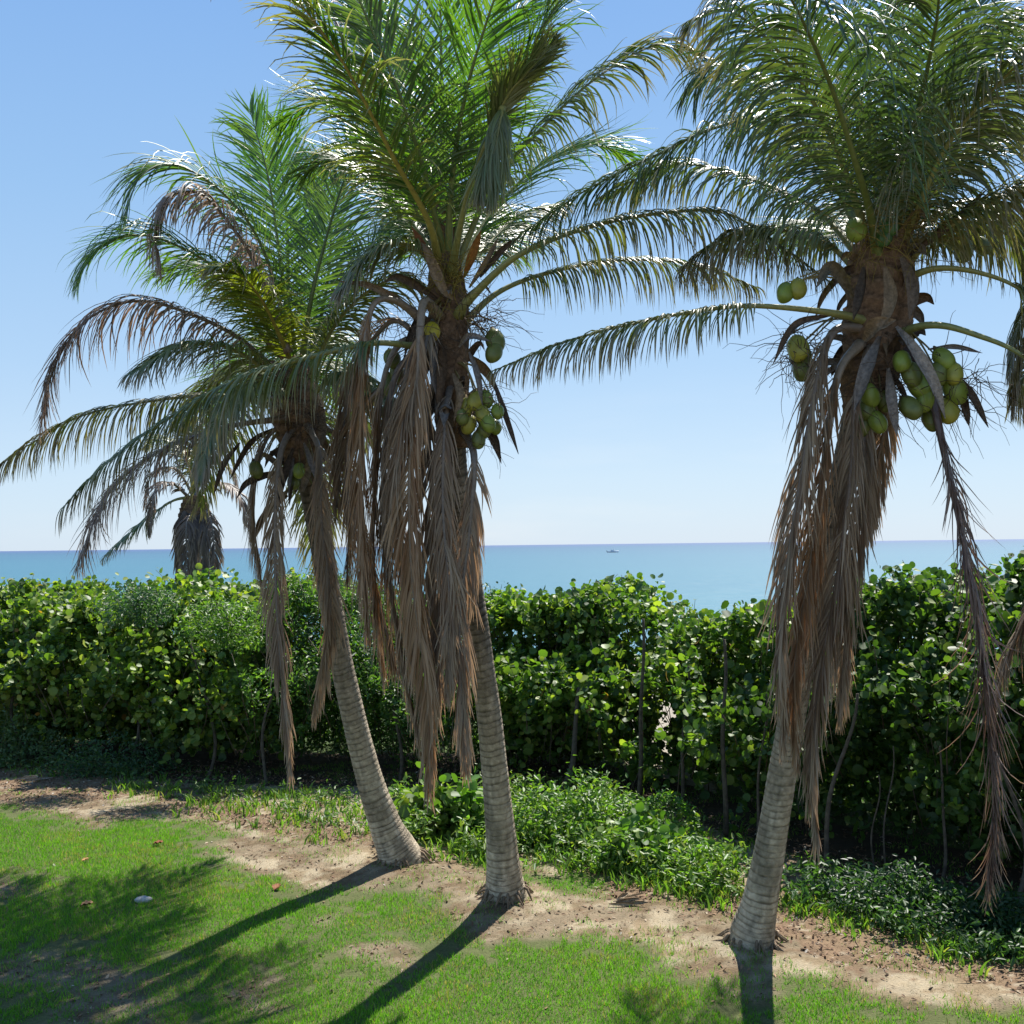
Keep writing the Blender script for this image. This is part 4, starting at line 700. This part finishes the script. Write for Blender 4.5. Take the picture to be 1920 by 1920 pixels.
# ---------------------------------------------------------------- grass
def blades(name, X, Y, h, w, C, lean, m, seg=1, **tg_):
    n = len(X); a = RNG.uniform(0, 2*np.pi, n); Z = height(X, Y)-.004
    ld = np.c_[np.cos(a), np.sin(a)]*(lean*RNG.random(n)*h)[:, None]; b = RNG.uniform(0, 2*np.pi, n); wd = np.c_[np.cos(b), np.sin(b)]*(w/2)[:, None]
    mb = MB()
    if seg == 1:
        V = np.stack([np.c_[X-wd[:, 0], Y-wd[:, 1], Z], np.c_[X+wd[:, 0], Y+wd[:, 1], Z], np.c_[X+ld[:, 0], Y+ld[:, 1], Z+h]], 1)
        mb.add(V.reshape(-1, 3), [np.arange(n*3).reshape(-1, 3)], np.repeat(C, 3, axis=0))
    else:
        rows = [np.stack([np.c_[X-wd[:, 0]*k, Y-wd[:, 1]*k, Z], np.c_[X+wd[:, 0]*k, Y+wd[:, 1]*k, Z]], 1)+np.stack([np.c_[ld*s**2, h*s*(1-.25*s)]]*2, 1) for s, k in ((0, .8), (.35, 1), (.7, .75), (1, .05))]
        V = np.stack(rows, 1); base = (np.arange(n)*8)[:, None, None]+(np.arange(3)*2)[None, :, None]
        f = (base+np.array([0, 1, 3, 2])[None, None]).reshape(-1, 4); mb.add(V.reshape(-1, 3), [f], np.repeat(C, 8, axis=0))
    o = mb.build(name, m); tag(o, kind='stuff', **tg_); return o
n = 1000000; X = RNG.uniform(-9.5, 6.5, n); Y = 6.6+RNG.random(n)**1.25*11.5
keep = np.abs(X) < Y*.5+1.2; X, Y = X[keep], Y[keep]; g, m_, u_ = masks(X+RNG.normal(0, .07, len(X)), Y+RNG.normal(0, .09, len(X)))
far_ = np.ones(len(X), bool)
for ex, ey in ((.3, 0), (-.3, 0), (0, .45), (0, -.45), (.2, .3), (-.2, -.3)): far_ &= masks(X+ex, Y+ey)[0]
g = g & (far_ | ((fbm(X*4.5, Y*4.5, 19) > .43) & (RNG.random(len(X)) < .9)))
stray = (~g) & (RNG.random(len(X)) < .16) & (fbm(X*3, Y*3, 7) > .56); keep = (g & (RNG.random(len(X)) < .62+.8*fbm(X*2.2, Y*2.2, 3))) | stray
X, Y = X[keep], Y[keep]; n = len(X); v = fbm(X*1.1, Y*1.1, 8)
C = np.array((.065, .20, .014))*(1-v[:, None])+np.array((.13, .275, .024))*v[:, None]; C = C*RNG.uniform(.65, 1.35, (n, 1))
dryb = RNG.random(n) < .05+.25*(fbm(X*2, Y*2, 11) > .62); C[dryb] = np.array((.28, .24, .10))*RNG.uniform(.6, 1.2, (dryb.sum(), 1))
blades('lawn_grass', X, Y, RNG.uniform(.022, .055, n)*(.7+.6*v), RNG.uniform(.004, .009, n), C, .9, M['grass'], label='short green lawn grass with bare patches in front of the palms', cat='grass')
# longer grass along the hedge foot
def strip(n, pts, spread, h, dens=0.0):
    P, _ = spline([gp(*p) for p in pts], 200); i = np.repeat(RNG.integers(0, 200, n//9+1), 9)[:n]
    return P[i, 0]+np.repeat(RNG.normal(0, spread, n//9+1), 9)[:n]+RNG.normal(0, .05, n), P[i, 1]+np.repeat(RNG.normal(0, spread, n//9+1), 9)[:n]+RNG.normal(0, .05, n)
sx, sy = zip(*[strip(700, [(250, 1475), (420, 1515), (560, 1545), (690, 1580)], .3, .3), strip(800, [(430, 1480), (560, 1505), (700, 1530)], .4, .3), strip(700, [(860, 1590), (900, 1600)], .25, .3),
               strip(1100, [(970, 1600), (1100, 1625), (1250, 1660), (1350, 1690)], .18, .3), strip(1000, [(1440, 1690), (1560, 1715), (1700, 1755), (1920, 1800)], .2, .3), strip(350, [(-100, 1425), (100, 1438), (300, 1475)], .25, .3),
               strip(1200, [(880, 1510), (1050, 1520), (1200, 1560), (1400, 1620)], .4, .3)])
X, Y = np.concatenate(sx), np.concatenate(sy); n = len(X)
C = np.array((.10, .19, .035))*RNG.uniform(.5, 1.5, (n, 1)); C[RNG.random(n) < .15] = (.22, .24, .08)
blades('grass_tufts', X, Y, RNG.uniform(.05, .22, n), RNG.uniform(.012, .026, n), C, .9, M['grass'], seg=3, label='longer bright grass blades along the foot of the hedge', cat='grass')
# loose ground cover
def cover(name, poly, n, sz, hmax, palette, label, kind='long'):
    P_ = np.array(pl(*poly))[:, :2]; lo, hi = P_.min(0), P_.max(0); X = RNG.uniform(lo[0], hi[0], n); Y = RNG.uniform(lo[1], hi[1], n)
    k = inpoly(X+RNG.normal(0, .1, n), Y+RNG.normal(0, .1, n), P_) & (fbm(X*2.4, Y*2.4, 17) > .46); X, Y = X[k], Y[k]; n = len(X)
    hh = hmax*np.clip(fbm(X*1.9, Y*1.9, 31)*2.2-.5, .12, 1); per = 6
    Pk = np.repeat(np.c_[X, Y, hh*RNG.random(n)**.6+.03], per, axis=0)+RNG.normal(0, sz*.8, (n*per, 3)); Pk[:, 2] = np.maximum(Pk[:, 2], .02)
    pal = np.array([p[:3] for p in palette]); pw = np.array([p[3] for p in palette]); ci = RNG.choice(len(pal), n*per, p=pw/pw.sum())
    mb = MB(); leaf_batch(mb, Pk, sz*RNG.uniform(.5, 1.5, n*per), nrm(RNG.normal(0, .6, (n*per, 3))+np.array((0, -.2, .8))), pal[ci]*(1+RNG.normal(0, .15, (n*per, 1))), kind)
    for q in range(0, n, 6): a_ = np.array((X[q], Y[q], 0)); tube(mb, [a_, a_+np.array((random.gauss(0, .03), random.gauss(0, .03), hh[q]))], [.004, .002], 3, (.10, .13, .05))
    tag(mb.build(name, M['fine']), label, 'ground cover', kind='stuff')
cover('ground_cover', [(735, 1530), (900, 1490), (1100, 1500), (1250, 1540), (1400, 1630), (1420, 1700), (1300, 1685), (1150, 1650), (1000, 1630), (860, 1610), (740, 1600)], 4300, .07, .42, LG+YG, 'loose bright green ground cover between the leftmost and right palms')
cover('ground_cover', [(1450, 1680), (1560, 1660), (1750, 1690), (1950, 1740), (1990, 1830), (1750, 1790), (1620, 1735), (1480, 1710)], 1700, .065, .30, [(.05, .11, .03, 3), (.035, .085, .025, 3)], 'dark loose ground cover under the hedge right of the right palm')
cover('ground_cover', [(230, 1455), (430, 1470), (700, 1500), (720, 1570), (560, 1545), (400, 1510), (260, 1480)], 800, .06, .22, [(.06, .12, .03, 3), (.09, .16, .04, 1)], 'sparse shaded ground cover at the hedge foot left of the leftmost palm')
# leaf litter
n = 70000; X = RNG.uniform(-9, 6, n); Y = RNG.uniform(8, 18.5, n); g, m_, u_ = masks(X, Y)
k = (m_ & (Y < hedge_y(X)+.6)) | ((~g) & (RNG.random(n) < .30) & (fbm(X*2.1, Y*2.1, 21) > .42)) | (g & (RNG.random(n) < .006)); X, Y = X[k], Y[k]; n = len(X)
pal = np.array([(.20, .12, .075), (.13, .08, .05), (.34, .27, .19), (.25, .16, .10), (.45, .4, .33)]); C = pal[RNG.choice(5, n, p=[.34, .34, .12, .17, .03])]*RNG.uniform(.7, 1.2, (n, 1))
mb = MB(); leaf_batch(mb, np.c_[X, Y, height(X, Y)+.012], RNG.uniform(.015, .06, n), nrm(RNG.normal(0, .35, (n, 3))+UP), C, 'long'); o = mb.build('leaf_litter', M['litter'])
tag(o, 'brown dry leaf litter and bark chips strewn over the sandy bed', 'leaf litter', kind='stuff')
n = 60000; X = RNG.uniform(-8.5, 5.5, n); Y = RNG.uniform(7.8, 16, n); g, m_, u_ = masks(X, Y)
k = (~g) & (Y < hedge_y(X)-.2) & (fbm(X*1.5, Y*1.5, 14) > .46); X, Y = X[k], Y[k]; n = len(X)
C = np.array([(.36, .27, .14), (.28, .20, .11), (.42, .34, .2), (.17, .2, .05)])[RNG.choice(4, n, p=[.4, .3, .2, .1])]*RNG.uniform(.6, 1.1, (n, 1))
blades('dry_grass', X, Y, RNG.uniform(.008, .03, n), RNG.uniform(.003, .008, n), C, 2.2, M['litter'], label='dry straw coloured grass on the sandy bed round the palm feet', cat='dry grass')
# ---------------------------------------------------------------- single fallen things
def fallen(px, py, sz, col, label):
    c = gp(px, py, .03); sz = sz*.85; u = np.linspace(-1, 1, 9); mb = MB(); V = []
    for i, s in enumerate(u):
        w = sz*.42*math.sqrt(max(0, 1-s*s))*(1.1-.3*s)+.002
        for q in (-1, -.5, 0, .5, 1): V.append((s*sz*.6, q*w, .5*abs(q)*w+.2*sz*s*abs(s)+.008*math.sin(9*s+3*q)))
    a = random.uniform(0, 3); R_ = np.array(((math.cos(a), -math.sin(a), 0), (math.sin(a), math.cos(a), 0), (0, 0, 1))); V = np.array(V)@R_.T+c
    i = np.arange(8)[:, None]*5; j = np.arange(4)[None]; f = np.stack([i+j, i+j+1, i+6+j, i+5+j], -1).reshape(-1, 4)
    mb.add(V, [f], col); mb.add(V-np.array((0, 0, .003)), [f[:, ::-1]], np.array(col)*.8)
    ax = np.array([c+R_@np.array((t_*sz*.6, 0, .004)) for t_ in (-1, 0, 1)])
    o = mb.build('fallen_leaf', M['litter'], loc=c); tag(o, label, 'fallen leaf', 'fallen leaves on the lawn'); return o
fallen(296, 1581, .12, (.26, .10, .05), 'orange red fallen leaf on the grass left of the long tree shadow')
fallen(162, 1696, .12, (.30, .17, .09), 'tan orange fallen leaf on the grass left of the white stone')
fallen(519, 1663, .10, (.22, .10, .05), 'reddish brown fallen leaf at the edge of the trunk shadow')
fallen(160, 1612, .07, (.42, .24, .1), 'smallest fallen leaf, pale orange, in the bright grass at left')
c = gp(270, 1688, .03); mb = MB(); th = np.linspace(.05, np.pi-.05, 10); ph = np.linspace(0, 2*np.pi, 14, endpoint=False)
V = c+np.stack([np.sin(th)[:, None]*np.cos(ph)[None]*.085, np.sin(th)[:, None]*np.sin(ph)[None]*.055, np.cos(th)[:, None]*.045+0*ph[None]], -1)*(.75+.5*vnoise(np.sin(th)[:, None]*np.cos(ph)[None]*2+5, np.sin(th)[:, None]*np.sin(ph)[None]*2+5, np.cos(th)[:, None]*2))[..., None]
i = np.arange(9)[:, None]*14; j = np.arange(14)[None]; j2 = (j+1) % 14; mb.add(V.reshape(-1, 3), [np.stack([i+j, i+14+j, i+14+j2, i+j2], -1).reshape(-1, 4), [list(range(14))], [[126+q for q in range(14)][::-1]]], (.6, .58, .56))
tag(mb.build('stone', mat('white_stone', .9, (.38, .37, .35), spec=.2, noise=.35, nscale=25, bump=.8, bscale=30), loc=c, smooth=True), 'small white stone lying in the shaded lawn', 'stone')
def sticks(name, label, cat, px, py, n, L_, col):
    c = gp(px, py, .02); r = thing(name, c, label, cat)
    for q in range(n):
        a = random.gauss(0, .5); p_ = c+np.array((random.gauss(0, L_*.3), random.gauss(0, .1), random.uniform(0, .03))); d = np.array((math.cos(a), math.sin(a)*.6, random.uniform(-.02, .12)))
        o = spathe(r, [p_-d*L_/2, p_, p_+d*L_/2], random.uniform(.01, .03), np.array(col)*random.uniform(.7, 1.2)); o.name = 'dry_strip'
sticks('dry_leaf_pile', 'pile of pale dry leaf strips below the weeds right of the middle palm', 'dry leaves', 1060, 1618, 10, .35, (.36, .3, .23))
sticks('dry_leaf_pile', 'small heap of dry brown leaf strips on bare soil between middle and right palms', 'dry leaves', 1172, 1688, 7, .26, (.38, .3, .2))
sticks('dry_leaf_pile', 'few pale dry strips beside the foot of the leftmost palm', 'dry leaves', 845, 1592, 4, .2, (.36, .3, .24))
sticks('dry_leaf_pile', 'scattered pale dry strips on reddish mulch at the far left', 'dry leaves', 60, 1460, 6, .35, (.42, .37, .3))
# ---------------------------------------------------------------- boat
bd = (CAMH-SEAZ)*F/16.0; bx = at(1149, 1036, bd); r = thing('motorboat', (bx[0], bd, SEAZ), 'small white motorboat far out on the sea between middle and right palms', 'boat')
wm = mat('boat_white', .35, (.75, .76, .78)); dm = mat('boat_dark', .3, (.05, .07, .09)); o_ = np.array((bx[0], bd, SEAZ))
def loft(secs, name, m, par):
    mb = MB(); k = len(secs[0]); V = np.array(secs, float).reshape(-1, 3)+o_; n = len(secs); i = np.arange(n-1)[:, None]*k; j = np.arange(k)[None]; j2 = (j+1) % k
    mb.add(V, [np.stack([i+j, i+j2, i+k+j2, i+k+j], -1).reshape(-1, 4), [list(range(k))[::-1]], [[(n-1)*k+q for q in range(k)]]], (.7, .7, .7)); return mb.build(name, m, par)
hull = [[(x, -b, .9+s), (x, -b*.75, -.1), (x, 0, -.3+s*.6), (x, b*.75, -.1), (x, b, .9+s), (x, 0, .95+s)] for x, b, s in ((-4.2, 1.2, 0), (-2, 1.35, 0), (0, 1.4, .05), (2, 1.15, .15), (3.5, .6, .3), (4.4, .08, .45))]
hb = loft(hull, 'hull', wm, r); loft([[(x, -1.43*b, .25), (x, -1.43*b, .45), (x, 1.43*b, .45), (x, 1.43*b, .25)] for x, b in ((-4.1, .85), (0, 1), (2, .82))], 'stripe', dm, hb)
loft([[(x, -.8, .95), (x, -.7, z), (x, .7, z), (x, .8, .95)] for x, z in ((-1.6, 1.9), (.6, 1.95), (1.5, 1.1))], 'cabin', wm, r)
loft([[(x, -1.1, 2.9), (x, -1.1, 3.0), (x, 1.1, 3.0), (x, 1.1, 2.9)] for x in (-2.2, 1.2)], 'canopy', wm, r)
for x_ in (-2, 1):
    for y_ in (-1, 1): mb = MB(); tube(mb, [o_+np.array((x_, y_, .9)), o_+np.array((x_, y_, 2.95))], .05, 6, (.6, .6, .6)); mb.build('post', wm, r)
mb = MB(); tube(mb, [o_+np.array((-4.3, 0, .1)), o_+np.array((-4.6, 0, 1.1)), o_+np.array((-4.5, 0, 1.5))], [.15, .28, .2], 8, (.1, .1, .1)); mb.build('outboard_motor', dm, r)
for o in bpy.data.objects:
    if '_o' in o: del o['_o']
